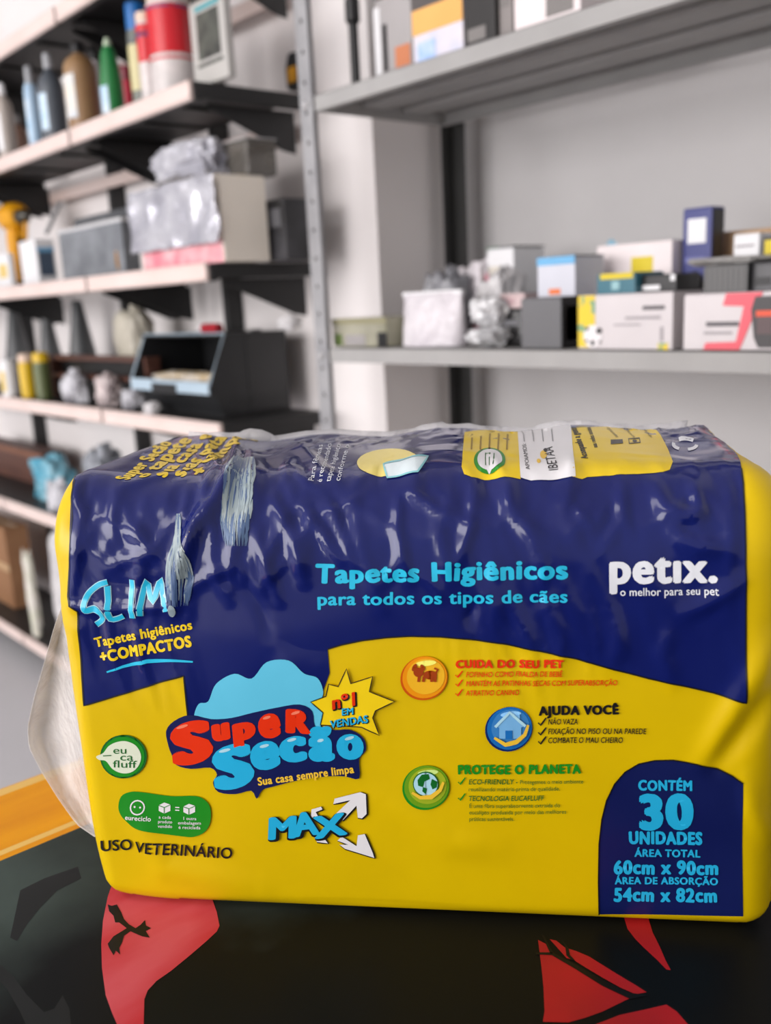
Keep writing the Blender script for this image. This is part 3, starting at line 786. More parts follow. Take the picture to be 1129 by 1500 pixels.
p.done('recycling_logo')
# pale scuffs where the ink has rubbed off
scuff_m = film('rubbed_film', (176, 186, 184), crinkle=.5, rough=.4, rgb2=(132, 150, 160)); scuff2_m = film('thin_rubbed_film', (92, 116, 146), crinkle=.5, rough=.35, rgb2=(60, 84, 130))
p = Print(); rs = random.Random(3)
def scuff(rows, n, wd):
    ys = [r_[0] for r_ in rows]
    p.poly([(a_+1.5, y) for y, a_, b_ in rows[:-1]]+[(b_-1.5, y) for y, a_, b_ in rows[-2::-1]], scuff_m, .0007)
    for k_ in range(n):
        t = rs.random(); L = rs.uniform(.12, .4); c = rs.uniform(0, 1); pts = []
        core = 1-abs(2*t-1)*.6
        f0, f1 = max(0, c-L*core), min(1, c+L*core)
        for k in range(7):
            y = ys[0]+(ys[-1]-ys[0])*(f0+(f1-f0)*k/6)
            a_ = float(np.interp(y, ys, [r_[1] for r_ in rows])); b_ = float(np.interp(y, ys, [r_[2] for r_ in rows]))
            pts.append((a_+(b_-a_)*t+rs.uniform(-.4, .4), y))
        edge_ = c > .72 or c < .1 or rs.random() < .18
        p.stroke(pts, rs.uniform(.5, 1)*wd, scuff2_m if edge_ else scuff_m, .0008+.0000015*k_, taper=.8)
scuff([(676, 346, 374), (700, 334, 375), (735, 326, 373), (765, 324, 368), (800, 330, 362)], 130, 4)
scuff([(755, 260, 266), (790, 257, 268), (820, 247, 280), (845, 243, 286), (885, 248, 280)], 110, 3.6)
p.disc(255, 892, 5, 9, scuff_m, .0009, n=14)
p.done('worn_patch')
# clear film: seam ridge along the rear edge and the loose flap at the left end
seam_m = clear('clear_seam', (236, 234, 236), .5)
bm = bmesh.new(); prev = None
for k in range(60):
    u = .012+.35*k/59; c = Vector(us_local(u, PS[np.argmax(PR[:, 0] > BD-.024)], 0)); hgt = .0035+.0022*noise.noise(Vector((u*60, 0, 0)))+.005*math.exp(-((u-.062)/.012)**2)
    a = bm.verts.new(c+Vector((0, 0, -.003))); b_ = bm.verts.new(c+Vector((.002*math.sin(u*300), .004, hgt)))
    if prev: bm.faces.new((prev[0], a, b_, prev[1]))
    prev = (a, b_)
sm = link('seam_ridge', bm, seam_m, pack, smooth='all'); md = sm.modifiers.new('thick', 'SOLIDIFY'); md.thickness = .0006
flap_m = clear('clear_flap', (240, 236, 234), .5, rough=.25, bump=.5)
out = [(97, 868), (80, 915), (66, 965), (50, 1020), (40, 1065), (42, 1095), (60, 1130), (85, 1170), (112, 1208), (138, 1226)]
inn = [(104, 868), (106, 910), (110, 960), (116, 1020), (122, 1065), (126, 1095), (132, 1130), (140, 1170), (150, 1206), (158, 1224)]
def flp(x, y, v): dr = ray_local(x, y); return CAML+dr*((v-CAML[1])/dr[1])
bm = bmesh.new(); prev = None; NK = 30; NC = 14
for k in range(NK+1):
    f_ = k/NK*(len(out)-1); i_ = min(len(out)-2, int(f_)); g = f_-i_
    A = np.array(inn[i_])*(1-g)+np.array(inn[i_+1])*g; B_ = np.array(out[i_])*(1-g)+np.array(out[i_+1])*g; row = []
    for c in range(NC+1):
        t = c/NC; x, y = A*(1-t)+B_*t
        v = .022+.05*math.sin(t*PI*.75)*math.sin(PI*min(1, max(0, k/NK)))+.006*noise.noise(Vector((t*4, k*.16, 3)))
        row.append(bm.verts.new(flp(x, y, v)))
    if prev:
        for c in range(NC): bm.faces.new((prev[c], prev[c+1], row[c+1], row[c]))
    prev = row
fl = link('end_flap', bm, flap_m, pack, smooth='all'); md = fl.modifiers.new('thick', 'SOLIDIFY'); md.thickness = .0005

# ------------------------------------------------------------------ shelving units
blk = mat('black_shelf_paint', (26, 26, 27), rough=.5, rgb2=(32, 32, 33))
rail_m = mat('cream_price_rail', (226, 208, 202), rough=.5, spec=.3, rgb2=(220, 200, 193))
galv = mat('galvanised_steel', (176, 176, 178), rough=.38, metal=.35, rgb2=(158, 158, 161), nscale=18)
greysh = mat('grey_shelf_paint', (166, 165, 164), rough=.6, spec=.15, rgb2=(160, 159, 158), nscale=12)
dark_post = mat('dark_grey_post', (44, 44, 43), rough=.5)
LZ = [1.7550, 1.502, 1.180, .872, .552, .105]
FY, BY = .95, 1.20
def bay(xa, xb, label):
    u_ = empty('wall_shelving', (xa, FY, 0), 0, label, 'shelving unit', 'black wall shelving bays')
    W = xb-xa
    for z in LZ:
        bm = bmesh.new(); add_box(bm, 0, W, .006, BY-FY, z-.012, z-.002, .001)
        add_box(bm, 0, W, .006, .022, z-.034, z-.011, .001); add_box(bm, 0, .012, .022, BY-FY, z-.03, z-.011, .001); add_box(bm, W-.012, W, .022, BY-FY, z-.03, z-.011, .001)
        for q in (.33, .66): add_box(bm, W*q, W*q+.03, .03, BY-FY-.02, z-.018, z-.0115, .002)
        s_ = link('shelf', bm, blk, u_, smooth=True)
        # price rail: a curled lip top and bottom
        prof = [(.006, z+.001), (.001, z+.001), (-.003, z-.002), (-.0015, z-.006), (-.0005, z-.016), (-.0015, z-.026), (-.003, z-.030), (.001, z-.034), (.006, z-.034)]
        prism('price_rail', prof, .004, W-.006, rail_m, s_, plane='yz')
        for x in (.03, W-.034):
            prism('bracket', [(BY-FY, z-.03), (BY-FY, z-.11), (BY-FY-.03, z-.105), (.05, z-.038), (.05, z-.03)], x, x+.004, blk, s_, plane='yz')
    for z in LZ[:2]: box('back_rail', .04, W-.04, BY-FY-.004, BY-FY+.008, z-.075, z-.045, rail_m, u_, .001)
    for x in (.36,):
        bm = bmesh.new(); add_box(bm, W-x-.012, W-x+.010, BY-FY+.006, WY-FY-.001, 0, 1.95, .002)
        link('upright', bm, blk, u_, smooth=True)
    return u_
bay(-2.117, -1.580, 'black shelving bay with cream rails ending beside the galvanised post')
bay(-2.905, -2.121, 'black shelving bay with cream rails at the left edge of the photo')
bay(-3.70, -2.909, 'far black shelving bay mostly cut off by the left edge, seen low beside the floor')

def holed_strip(bm, W, H, pitch, place):
    """a strip with a row of round holes; place(a, b) -> 3D"""
    n = int(H/pitch)
    for k in range(n):
        z0, z1 = k*pitch, (k+1)*pitch; zc = (z0+z1)/2; r = .0045
        ring = [(W/2+r*math.cos(PI/4*q+PI/8), zc+r*math.sin(PI/4*q+PI/8)) for q in range(8)]
        cor = [(W, zc), (W, z1), (W/2, z1), (0, z1), (0, zc), (0, z0), (W/2, z0), (W, z0)]
        rv = [bm.verts.new(place(*a)) for a in ring]; cv = [bm.verts.new(place(*a)) for a in cor]
        for q in range(8): bm.faces.new((cv[q], cv[(q+1) % 8], rv[(q+1) % 8], rv[q]))
XL, XR, FY2, BY2 = -1.389, -.42, 1.08, 1.405
rack = empty('steel_rack', (XL, FY2, 0), 0, 'grey steel boltless rack standing against the white wall at right', 'shelving unit')
for nm, x, y, sx, sy, m_ in (('front_post', -.034, -.004, 1, 1, galv), ('front_post', XR-XL+.034, -.004, -1, 1, galv), ('rear_post', -.012, BY2-FY2+.034, 1, -1, dark_post), ('rear_post', XR-XL+.03, BY2-FY2+.034, -1, -1, dark_post)):
    bm = bmesh.new()
    if nm == 'front_post':
        holed_strip(bm, .036, 2.1, .05, lambda a, b_: (x+sx*a, y, b_)); holed_strip(bm, .036, 2.1, .05, lambda a, b_: (x, y+sy*a, b_))
        bmesh.ops.remove_doubles(bm, verts=bm.verts, dist=1e-5)
        o = link(nm, bm, m_, rack); md = o.modifiers.new('thick', 'SOLIDIFY'); md.thickness = .002; md.offset = 0
    else:
        add_box(bm, min(x, x+sx*.036), max(x, x+sx*.036), y-.003, y, 0, 2.1, .0008); add_box(bm, x, x+.003, min(y, y+sy*.034), max(y, y+sy*.034), 0, 2.1, .0008)
        link(nm, bm, m_, rack, smooth=True)
SZT, SZM, SZB = 1.452, 1.013, .57
for z in (1.9, SZT, SZM, SZB, .12):
    bm = bmesh.new(); W = XR-XL; D = BY2-FY2
    add_box(bm, .002, W, .0, D, z-.0025, z-.001, .0004)
    for y0 in (0, D-.0015): add_box(bm, .002, W, y0, y0+.0015, z-.027, z-.001, .0004)
    for x0 in (.002, W-.0015): add_box(bm, x0, x0+.0015, 0, D, z-.027, z-.001, .0004)
    add_box(bm, .002, W, .0015, .014, z-.027, z-.0255, .0004); add_box(bm, .002, W, D-.016, D-.0015, z-.027, z-.0255, .0004)
    for q in (.33, .64): add_box(bm, .004, W-.002, D*q, D*q+.055, z-.012, z-.0024, .003)
    link('shelf', bm, greysh, rack, smooth=True)
bolt_m = mat('bright_bolt', (220, 220, 222), rough=.25, metal=.6)
for z in (SZT, SZM, SZB):
    for zz in (z-.014,):
        lathe('bolt', [(.0075, 0), (.0075, .003), (.005, .006), (0, .0065)], bolt_m, rack, 12, axis=Matrix.Translation((-.016, -.0055, zz)) @ Matrix.Rotation(PI/2, 4, 'X'))

# ------------------------------------------------------------------ things on the shelves
def vessel(name, label, cat, xc, wpx, ytop, Y, zb, parts, group=None, seg=20):
    """round vessel standing at pixel column xc; parts: (part name, material, [(radius share, height share)])
    a part named wrap_label goes round the window side only"""
    P0 = ony(xc, ytop, Y); dp = depth(P0); r = wpx/2*dp/FPX; H = P0[2]-zb
    e = empty(name, (P0[0], Y, zb), 0, label, cat, group)
    for nm, m_, prof in parts: lathe('label' if nm == 'wrap_label' else nm, [(a*r, b_*H) for a, b_ in prof], m_, e, seg, arc=(195, 312) if nm == 'wrap_label' else None)
    return e
wht = mat('white_plastic', (232, 232, 234), rough=.4); blkp = mat('black_plastic', (24, 24, 26), rough=.35)
lblue = mat('pale_blue_label', (176, 208, 232), rough=.4, rgb2=(214, 226, 236), nscale=22)
slate = mat('slate_plastic', (82, 88, 96), rough=.4); tan = mat('tan_plastic', (150, 118, 82), rough=.4, rgb2=(138, 104, 70))
AZ = LZ[1]; G1 = 'bottles and cans on the upper black shelf'
def bottle(name, label, xc, wpx, ytop, body, cap, lab, Y=1.0, capf=.14, neck=.35, zb=AZ, shoulder=.72, cat='bottle', grp=G1):
    return vessel(name, label, cat, xc, wpx, ytop, Y, zb, [
        ('body', body, [(.86, 0), (.97, .015), (1, .04), (1, shoulder-.08), (.96, shoulder), (.75, shoulder+.07), (neck, .98-capf), (neck, 1-capf)]),
        ('cap', cap, [(neck*1.15, 1-capf-.01), (neck*1.25, 1-capf), (neck*1.2, .97), (neck*.9, 1), (0, 1)]),
        ('wrap_label', lab, [(1.0, .14), (1.03, .145), (1.03, shoulder-.12), (1.0, shoulder-.115)])], grp)
bottle('spray_bottle', 'pale bottle with a white cap, cut by the photo edge on the upper black shelf', 0, 26, 122, mat('putty_plastic', (182, 172, 164), rough=.45), wht, wht)
bottle('short_bottle', 'short brown bottle standing low behind the pale bottles', 22, 30, 168, mat('brown_plastic', (112, 84, 70), rough=.5), mat('dull_grey_plastic', (120, 118, 118), rough=.5), mat('brown_label', (140, 112, 98)), Y=1.12)
bottle('squeeze_bottle', 'slim pale blue bottle with a grey nozzle left of the slate bottle', 40, 20, 97, mat('ice_blue_plastic', (170, 198, 222), rough=.35), mat('pale_grey_cap', (168, 170, 174), rough=.4), lblue, neck=.45, capf=.2)
bottle('squeeze_bottle', 'taller slate bottle with pale blue front, left of the tan bottle', 68, 37, 78, slate, mat('pale_grey_cap', (168, 170, 174), rough=.4), lblue, neck=.3, capf=.16, shoulder=.66)
bottle('lotion_bottle', 'tan bottle with black cap and white label on the upper black shelf', 112, 48, 62, tan, blkp, mat('cream_label', (228, 220, 206), rgb2=(196, 206, 216), nscale=16), neck=.36, capf=.12, shoulder=.74)
bottle('dropper_bottle', 'small dark capped bottle half hidden between tan and green bottles', 136, 22, 68, mat('clouded_plastic', (192, 184, 186), rough=.3), blkp, mat('grey_label', (160, 158, 170)), Y=1.08, neck=.5)
vessel('glue_tube', 'green tapered tube with a white label beside the tan bottle', 'tube', 156, 33, 56, 1.0, AZ, [
    ('body', mat('green_plastic', (22, 118, 58), rough=.35), [(.9, 0), (1, .03), (1, .45), (.7, .8), (.4, .9)]), ('cap', mat('pale_green_cap', (190, 206, 180), rough=.4), [(.36, .88), (.36, .93), (.2, 1), (0, 1)]),
    ('wrap_label', lblue, [(1.0, .08), (1.04, .09), (1.04, .4), (1.0, .41)])], G1)
vessel('red_jar', 'small crimson jar standing behind the green tube', 'jar', 184, 26, 98, 1.08, AZ, [
    ('body', mat('crimson_plastic', (176, 22, 52), rough=.4), [(.92, 0), (1, .03), (1, .72), (.85, .78)]), ('lid', mat('dark_crimson', (120, 16, 40), rough=.4), [(.9, .77), (.95, .8), (.95, .97), (.85, 1), (0, 1)])], G1)
def can(name, label, xc, wpx, ytop, body, cap, bands, Y=1.0, grp=G1, capf=.1):
    pr_ = [('body', body, [(.93, 0), (.98, .008), (1, .02), (1, 1-capf-.05), (.9, 1-capf)]), ('cap', cap, [(.93, 1-capf-.005), (.95, 1-capf+.01), (.95, .985), (.88, 1), (0, 1)])]
    for nm, m_, a, b_ in bands: pr_.append((nm, m_, [(1.0, a), (1.015, a+.004), (1.015, b_-.004), (1.0, b_)]))
    return vessel(name, label, 'can', xc, wpx, ytop, Y, AZ, pr_, grp, 28)
redp = mat('red_can_paint', (202, 26, 40), rough=.3); can_w = mat('can_white', (214, 206, 204), rough=.35, rgb2=(196, 190, 188), nscale=30)
bcap = mat('blue_cap', (36, 108, 178), rough=.35)
can('spray_can', 'blue capped spray can left of the red cans', 197, 32, 6, mat('can_grey_green', (126, 130, 116), rough=.35, rgb2=(66, 74, 84), nscale=26), bcap, [('label', mat('can_pale_yellow', (206, 198, 150), rough=.4), .2, .62)], capf=.24, Y=1.02)
can('spray_can', 'slim red and white can half behind the large red can', 212, 31, 20, can_w, mat('cream_cap', (222, 196, 176), rough=.4), [('label', redp, .45, .86), ('emblem', bcap, .72, .78)], Y=.99)
can('paint_can', 'large red can with white lower half on the upper black shelf', 245, 66, -4, can_w, mat('cream_cap', (222, 196, 176), rough=.4), [('label', redp, .40, .885), ('label', redp, .34, .365), ('emblem', bcap, .84, .87)], Y=1.0, capf=.05)
# square tube with black label
def px_box(x0, x1, xs, ytop, Y, zb, ybot=None, dmax=None):
    """box standing on zb: front face columns x0..x1 at plane Y, right side reaching column xs"""
    ym = ytop if ybot is None else (ytop+ybot)/2
    A = ony(x0, ym, Y); B_ = ony(x1, ym, Y); T = ony((x0+x1)/2, ytop, Y)
    D = (onx(xs, ym, B_[0])[1]-Y) if xs else .06
    if dmax: D = min(D, dmax)
    return A[0], B_[0], Y, Y+D, zb, T[2]
def carton(name, label, cat, bx, m, patches=(), group=None, rz=0., lid=True, lidm=None, bev=.0015):
    """carton with flap seams; patches: (part, face, a0, a1, b0, b1, material) in shares of the face"""
    x0, x1, y0, y1, z0, z1 = bx; W, D, H = x1-x0, y1-y0, z1-z0
    e = empty(name, ((x0+x1)/2, (y0+y1)/2, z0), rz, label, cat, group)
    bm = bmesh.new(); add_box(bm, -W/2, W/2, -D/2, D/2, 0, H-(.0015 if lid else 0), bev); link('box_body', bm, m, e, smooth=True)
    if lid:
        bm = bmesh.new(); add_box(bm, -W/2+.001, W/2-.001, -D/2+.001, -.0008, H-.0015, H, .0004); add_box(bm, -W/2+.001, W/2-.001, .0008, D/2-.001, H-.0015, H, .0004)
        link('flap', bm, lidm or m, e)
    t = .0008
    for nm, f, a0, a1, b0, b1, pm in patches:
        if f == 'f': bb = (-W/2+W*a0, -W/2+W*a1, -D/2-t, -D/2+t, H*b0, H*b1)
        elif f == 'r': bb = (W/2-t, W/2+t, -D/2+D*a0, -D/2+D*a1, H*b0, H*b1)
        else: bb = (-W/2+W*a0, -W/2+W*a1, -D/2+D*b0, -D/2+D*b1, H-t, H+t)
        bm = bmesh.new(); add_box(bm, *bb); link(nm, bm, pm, e)
    return e
pearl = mat('pearl_grey_plastic', (186, 184, 180), rough=.4); dkl = mat('charcoal_label', (44, 46, 44), rough=.5, rgb2=(84, 88, 80), nscale=30)
bx = px_box(278, 330, 343, -8, 1.0, AZ, 115)
carton('filter_canister', 'tall pale grey canister with charcoal label and teal stripe, rightmost on upper black shelf', 'canister', bx, pearl,
       [('label', 'f', .22, .86, .30, .84, dkl), ('stripe', 'f', .2, .9, .87, .92, mat('teal_stripe', (40, 150, 160))), ('stripe', 'f', .18, .9, .22, .26, dkl)], G1, bev=.006)
# things on the shelf below
BZ = LZ[2]; G2 = 'clutter on the middle black shelf'
ygear = mat('yellow_tool_plastic', (226, 160, 18), rough=.38)
P = ony(28, 345, 1.07); sc = depth(P)/FPX
e = empty('power_tool', (P[0], 1.07, BZ), 0, 'yellow power tool with black trim lying at the left end of its shelf', 'power tool', G2)
zt = lambda y: ony(28, y, 1.07)[2]-BZ
lathe('motor_housing', [(0, -.05), (.03, -.048), (.038, -.03), (.04, 0), (.038, .035), (.03, .055), (.018, .06), (0, .06)], ygear, e, 20, axis=Matrix.Translation((-.03, 0, zt(315))) @ Matrix.Rotation(PI/2, 4, 'Y'))
prism('handle', [(-.05, zt(330)), (-.005, zt(320)), (.01, zt(345)), (-.005, .012), (-.055, .012), (-.06, zt(350))], -.018, .018, ygear, e, bev=.004)
prism('trigger', [(-.004, zt(345)), (.012, zt(350)), (.008, zt(368)), (-.008, zt(366))], -.008, .008, blkp, e)
lathe('chuck', [(.018, 0), (.022, .004), (.020, .03), (.012, .045), (.006, .05), (0, .05)], mat('tool_steel', (90, 88, 82), rough=.3, metal=.8), e, 16, axis=Matrix.Translation((.028, 0, zt(318))) @ Matrix.Rotation(PI/2, 4, 'Y'))
box('battery', -.075, .0, -.026, .026, 0, .020, blkp, e, .004)
tube('grip_hook', [(.03, 0, zt(305)), (.055, 0, zt(312)), (.06, 0, zt(335)), (.045, 0, zt(352))], .006, ygear, e)
def spack(label, x0, x1, xs, yt, yb, Y, body, patches, name='small_box', cat='box', **k): return carton(name, label, cat, px_box(x0, x1, xs, yt, Y, BZ, yb), body, patches, G2, **k)
greyp = mat('grey_plastic', (128, 132, 138), rough=.4)
spack('small white box at the far left under the yellow power tool', -6, 14, 22, 372, 410, .985, wht, [('label', 'f', .2, .8, .3, .7, mat('buff_label', (222, 196, 120)))])
spack('white gauge box with blue rimmed display left of the organiser cases', 30, 54, 82, 352, 410, .985, wht, [('screen', 'r', .12, .88, .18, .72, mat('dim_display', (78, 92, 110), rough=.2)), ('screen_rim', 'r', .08, .92, .72, .82, mat('sky_rim', (110, 170, 210)))], 'gauge', 'gauge')
cl1 = clear('clear_lid', (196, 200, 204), .45, bump=.1)
case_m = mat('smoky_case', (92, 94, 98), rough=.25, rgb2=(60, 62, 66))
def case(label, x0, x1, xs, yt, yb, Y, lidang):
    b_ = px_box(x0, x1, xs, yt, Y, BZ, yb); W, D, H = b_[1]-b_[0], b_[3]-b_[2], b_[5]-b_[4]
    e = empty('organiser_case', (b_[0], b_[2], BZ), 0, label, 'case', G2)
    bm = bmesh.new(); t = .003
    add_box(bm, 0, W, 0, D, 0, t, .0006); add_box(bm, 0, W, 0, t, 0, H, .0006); add_box(bm, 0, W, D-t, D, 0, H, .0006); add_box(bm, 0, t, 0, D, 0, H, .0006); add_box(bm, W-t, W, 0, D, 0, H, .0006)
    for q in (.33, .66): add_box(bm, W*q, W*q+.002, t, D-t, t, H*.9)
    link('tray', bm, clear('case_wall', (150, 154, 160), .72, bump=.1), e, smooth=True)
    bm = bmesh.new(); add_box(bm, 0, W, 0, .006, -.0, D*.95, .001); bmesh.ops.transform(bm, matrix=Matrix.Translation((0, D, H)) @ Matrix.Rotation(lidang, 4, 'X'), verts=bm.verts); link('open_lid', bm, case_m, e, smooth=True)
    bm = bmesh.new(); add_box(bm, -.002, W+.002, -.002, .004, H-.004, H+.004, .001); add_box(bm, W-.004, W+.002, 0, D, H-.004, H+.004, .001); link('rim', bm, mat('pale_case_rim', (206, 206, 208), rough=.3), e, smooth=True)
    rs = random.Random(label)
    for k in range(6):
        x, y = W*(.1+.8*rs.random()), D*(.2+.6*rs.random())
        crumple('fitting', .022, .02, H*.5, [mat('brass_fitting', (170, 120, 40), rough=.35, metal=.5), mat('dark_fitting', (50, 46, 44), rough=.4), mat('pale_fitting', (206, 202, 198), rough=.4)][k % 3], e, k, .15, 2).location = (x, y, .0032)
    return e
case('clear organiser case with its lid open and fittings inside, left of the silver wrapped carton', 88, 182, 204, 330, 402, .985, -.30)
tube('pen_bar', [ony(68, 342, 1.04), ony(88, 296, 1.06)], .0055, mat('dull_metal', (150, 150, 152), rough=.3, metal=.6), None)
bar = bpy.data.objects['pen_bar']; bar.name = 'metal_stand'; tag(bar, 'slim grey metal bar leaning behind the white gauge box', 'bar', G2)
vv = [ony(65, 345, 1.04)]; 
# carton in silver wrap
bx = px_box(203, 325, 392, 268, .975, BZ, 385)
e = carton('wrapped_carton', 'big cream carton half wrapped in silver plastic film on the middle black shelf', 'carton', bx, mat('cream_card', (240, 232, 220), rough=.6), [('pink_band', 'f', .02, .99, .0, .26, mat('pink_print', (226, 132, 146), rough=.4, rgb2=(236, 186, 190), nscale=30)), ('tape', 't', 0, 1, .44, .56, mat('clear_tape', (206, 192, 168), rough=.3))], G2)
W = bx[1]-bx[0]; D = bx[3]-bx[2]; H = bx[5]-bx[4]
silver = mat('silver_film', (206, 206, 213), rough=.24, metal=.3, rgb2=(166, 166, 176), nscale=16, bump=1., bscale=20)
def sheet(name, W, H, m, parent, loc, seed, amp=.008, nx=40, nz=34):
    bm = bmesh.new(); R_ = []
    for k in range(nz+1):
        R_.append([bm.verts.new((-W/2+W*i/nx, -abs(amp*(1-2*abs(noise.noise(Vector((i*.10+seed, k*.05, seed))))))-.0012-amp*.3, H*k/nz+.004*noise.noise(Vector((i*.3, k*.3, seed))))) for i in range(nx+1)])
    for k in range(nz):
        for i in range(nx): bm.faces.new((R_[k][i], R_[k][i+1], R_[k+1][i+1], R_[k+1][i]))
    o = link(name, bm, m, parent, smooth='all', loc=loc); md = o.modifiers.new('thick', 'SOLIDIFY'); md.thickness = .0006
    return o
sheet('silver_wrap', W*1.06, H*.78, silver, e, (-.003, -D/2, H*.23), 3, .013)
e2 = empty('crumpled_bag', ((bx[0]+bx[1])/2-.008, bx[2]+.045, bx[5]), 0, 'crumpled silver plastic bag heaped on top of the silver wrapped carton', 'bag', 'plastic bags among the shelves')
crumple('bag_body', W*.72, .075, ony(275, 206, 1.02)[2]-bx[5], silver, e2, 5, .2, 5, square=.8)
b3 = px_box(322, 352, 368, 207, 1.04, bx[5], 262)
e3 = carton('clear_tub', 'dark see-through tub standing at the right on the silver wrapped carton', 'tub', (b3[0]+.004, b3[1]+.024, b3[2], b3[2]+.07, bx[5], b3[5]), clear('smoked_plastic', (110, 106, 100), .75, bump=.2), [('rim', 't', 0, 1, 0, 1, mat('pale_case_rim', (206, 206, 208)))], G2, lid=False, bev=.008)
bx = px_box(396, 428, 444, 290, 1.09, BZ, 380)
carton('black_box', 'black box in the gap between silver wrapped carton and galvanised post', 'box', (bx[0]-.02, bx[0]+.05, 1.09, 1.18, BZ, bx[5]), mat('black_card', (34, 34, 36), rough=.35, rgb2=(70, 70, 74), nscale=10), [('label', 'f', .2, .8, .55, .85, mat('mid_grey_label', (104, 104, 108)))], G2)
# thing on a hook by the post
P = ony(417, 100, 1.2)
e = empty('tape_measure', (P[0], 1.235, P[2]-.045), 0, 'yellow and black gadget hanging on the wall behind the galvanised post', 'tool')
prism('body', [(-.025, .01), (.02, 0), (.028, .03), (.02, .075), (-.015, .08), (-.028, .05)], -.016, .012, blkp, e, bev=.004); box('yellow_face', -.014, .014, -.02, -.0155, .02, .05, ygear, e, .002)

# next shelf down
CZ = LZ[3]; G3 = 'clutter on the lower black shelf'
cone_m = mat('dark_cone', (70, 72, 74), rough=.4, rgb2=(88, 90, 92))
for k, (xc, wd, yt, lab) in enumerate(((18, 50, 452, 'leftmost dark grey cone, cut near the photo edge'), (66, 44, 452, 'middle one of the three dark grey cones'), (112, 56, 440, 'rightmost dark grey cone, the tallest of the three'))):
    vessel('grey_cone', lab, 'cone', xc, wd, yt, 1.15, CZ, [('shell', cone_m, [(1.25, 0), (1.25, .02), (1.02, .03), (.98, .05), (.3, .93), (.24, 1), (0, 1)]), ('base_ring', mat('cone_base', (54, 54, 56), rough=.5), [(1.3, 0), (1.34, .008), (1.3, .028), (1.0, .032)])], 'dark grey cones on the lower black shelf')
def crum(label, xc, wpx, yt, yb, Y, zb, m, seed, dy=.07, name='plastic_bag', cat='bag', grp='plastic bags among the shelves', amp=.17, tie=True, rz=0):
    P = ony(xc, yt, Y); dp = depth(P); W = wpx*dp/FPX*1.12; H = P[2]-zb
    e = empty(name, (P[0], Y+dy/2, zb), rz, label, cat, grp)
    crumple('bag_body', W, dy, H*.97, m, e, seed, amp, 5)
    if tie: crumple('gathered_neck', W*.28, dy*.4, H*.3, m, e, seed+20, .3, 3, flat=False).location = (W*.12, 0, H*.75)
    return e
pale_bag = mat('pale_plastic_bag', (218, 216, 216), rough=.3, rgb2=(190, 188, 190), nscale=20, bump=.8, bscale=30)
cream_bag = mat('cream_plastic_bag', (206, 200, 184), rough=.35, rgb2=(176, 170, 156), nscale=14, bump=.6)
crum('tall cream plastic bag standing right of the three cones', 172, 66, 446, 520, 1.08, CZ, cream_bag, 8, .08, amp=.1)
yb_ = mat('yellow_bottle', (216, 178, 20), rough=.35)
G4 = 'small bottles before the cones'
bottle('oil_bottle', 'small yellow bottle with a cream top before the cones', 36, 22, 518, yb_, mat('cream_cap', (222, 196, 176)), mat('gold_label', (226, 190, 60)), Y=.985, zb=CZ, neck=.8, capf=.18, shoulder=.8, grp=G4)
bottle('oil_bottle', 'small green bottle with a yellow cap before the cones', 58, 24, 516, mat('olive_bottle', (88, 98, 60), rough=.35), yb_, mat('olive_label', (110, 118, 82)), Y=.985, zb=CZ, neck=.8, capf=.2, shoulder=.8, grp=G4)
bottle('white_bottle', 'white bottle at the left photo edge before the cones', 10, 24, 526, wht, wht, mat('buff_label', (222, 196, 120)), Y=.975, zb=CZ, neck=.7, capf=.15, shoulder=.8, grp=G4)
brown_w = mat('reddish_brown_wood', (96, 62, 50), rough=.5, rgb2=(78, 48, 40), nscale=6, stretch=(1, 8, 8))
bx = px_box(72, 205, 232, 522, 1.02, CZ, 560)
e = empty('wooden_rack', (bx[0], bx[2], CZ), 0, 'low reddish brown wooden rack behind the plastic bags, left of black bin', 'rack', G3)
W = bx[1]-bx[0]+.03; H = bx[5]-CZ
box('board', 0, W, 0, .04, H-.012, H, brown_w, e); box('board', 0, W, 0, .04, H*.5, H*.5+.01, brown_w, e); box('side_panel', 0, .012, .001, .039, 0, H-.0125, brown_w, e); box('side_panel', W-.012, W, .001, .039, 0, H-.0125, brown_w, e); box('rear_panel', .0122, W-.0122, .034, .039, 0, H-.0125, blk, e, .001)
clearbag = mat('glassy_plastic_bag', (208, 208, 214), rough=.18, rgb2=(104, 102, 108), nscale=12, bump=.8, bscale=16, ramp=(.45, .6))
crum('crumpled clear bag on the lower black shelf before the brown rack', 92, 54, 542, 592, .965, CZ, clearbag, 11, .05)
crum('pinkish clear bag leaning right of the crumpled clear bag', 140, 42, 548, 602, .965, CZ, mat('pinkish_bag', (208, 194, 192), rough=.22, rgb2=(140, 128, 130), nscale=22, bump=1.), 12, .05)
crum('low flat clear bag just left of the black bin', 180, 40, 570, 606, .97, CZ, clearbag, 13, .05, amp=.12)
crum('tiny white paper scraps bag right at the rail below the black bin', 212, 30, 588, 614, .957, CZ, pale_bag, 14, .03, tie=False)
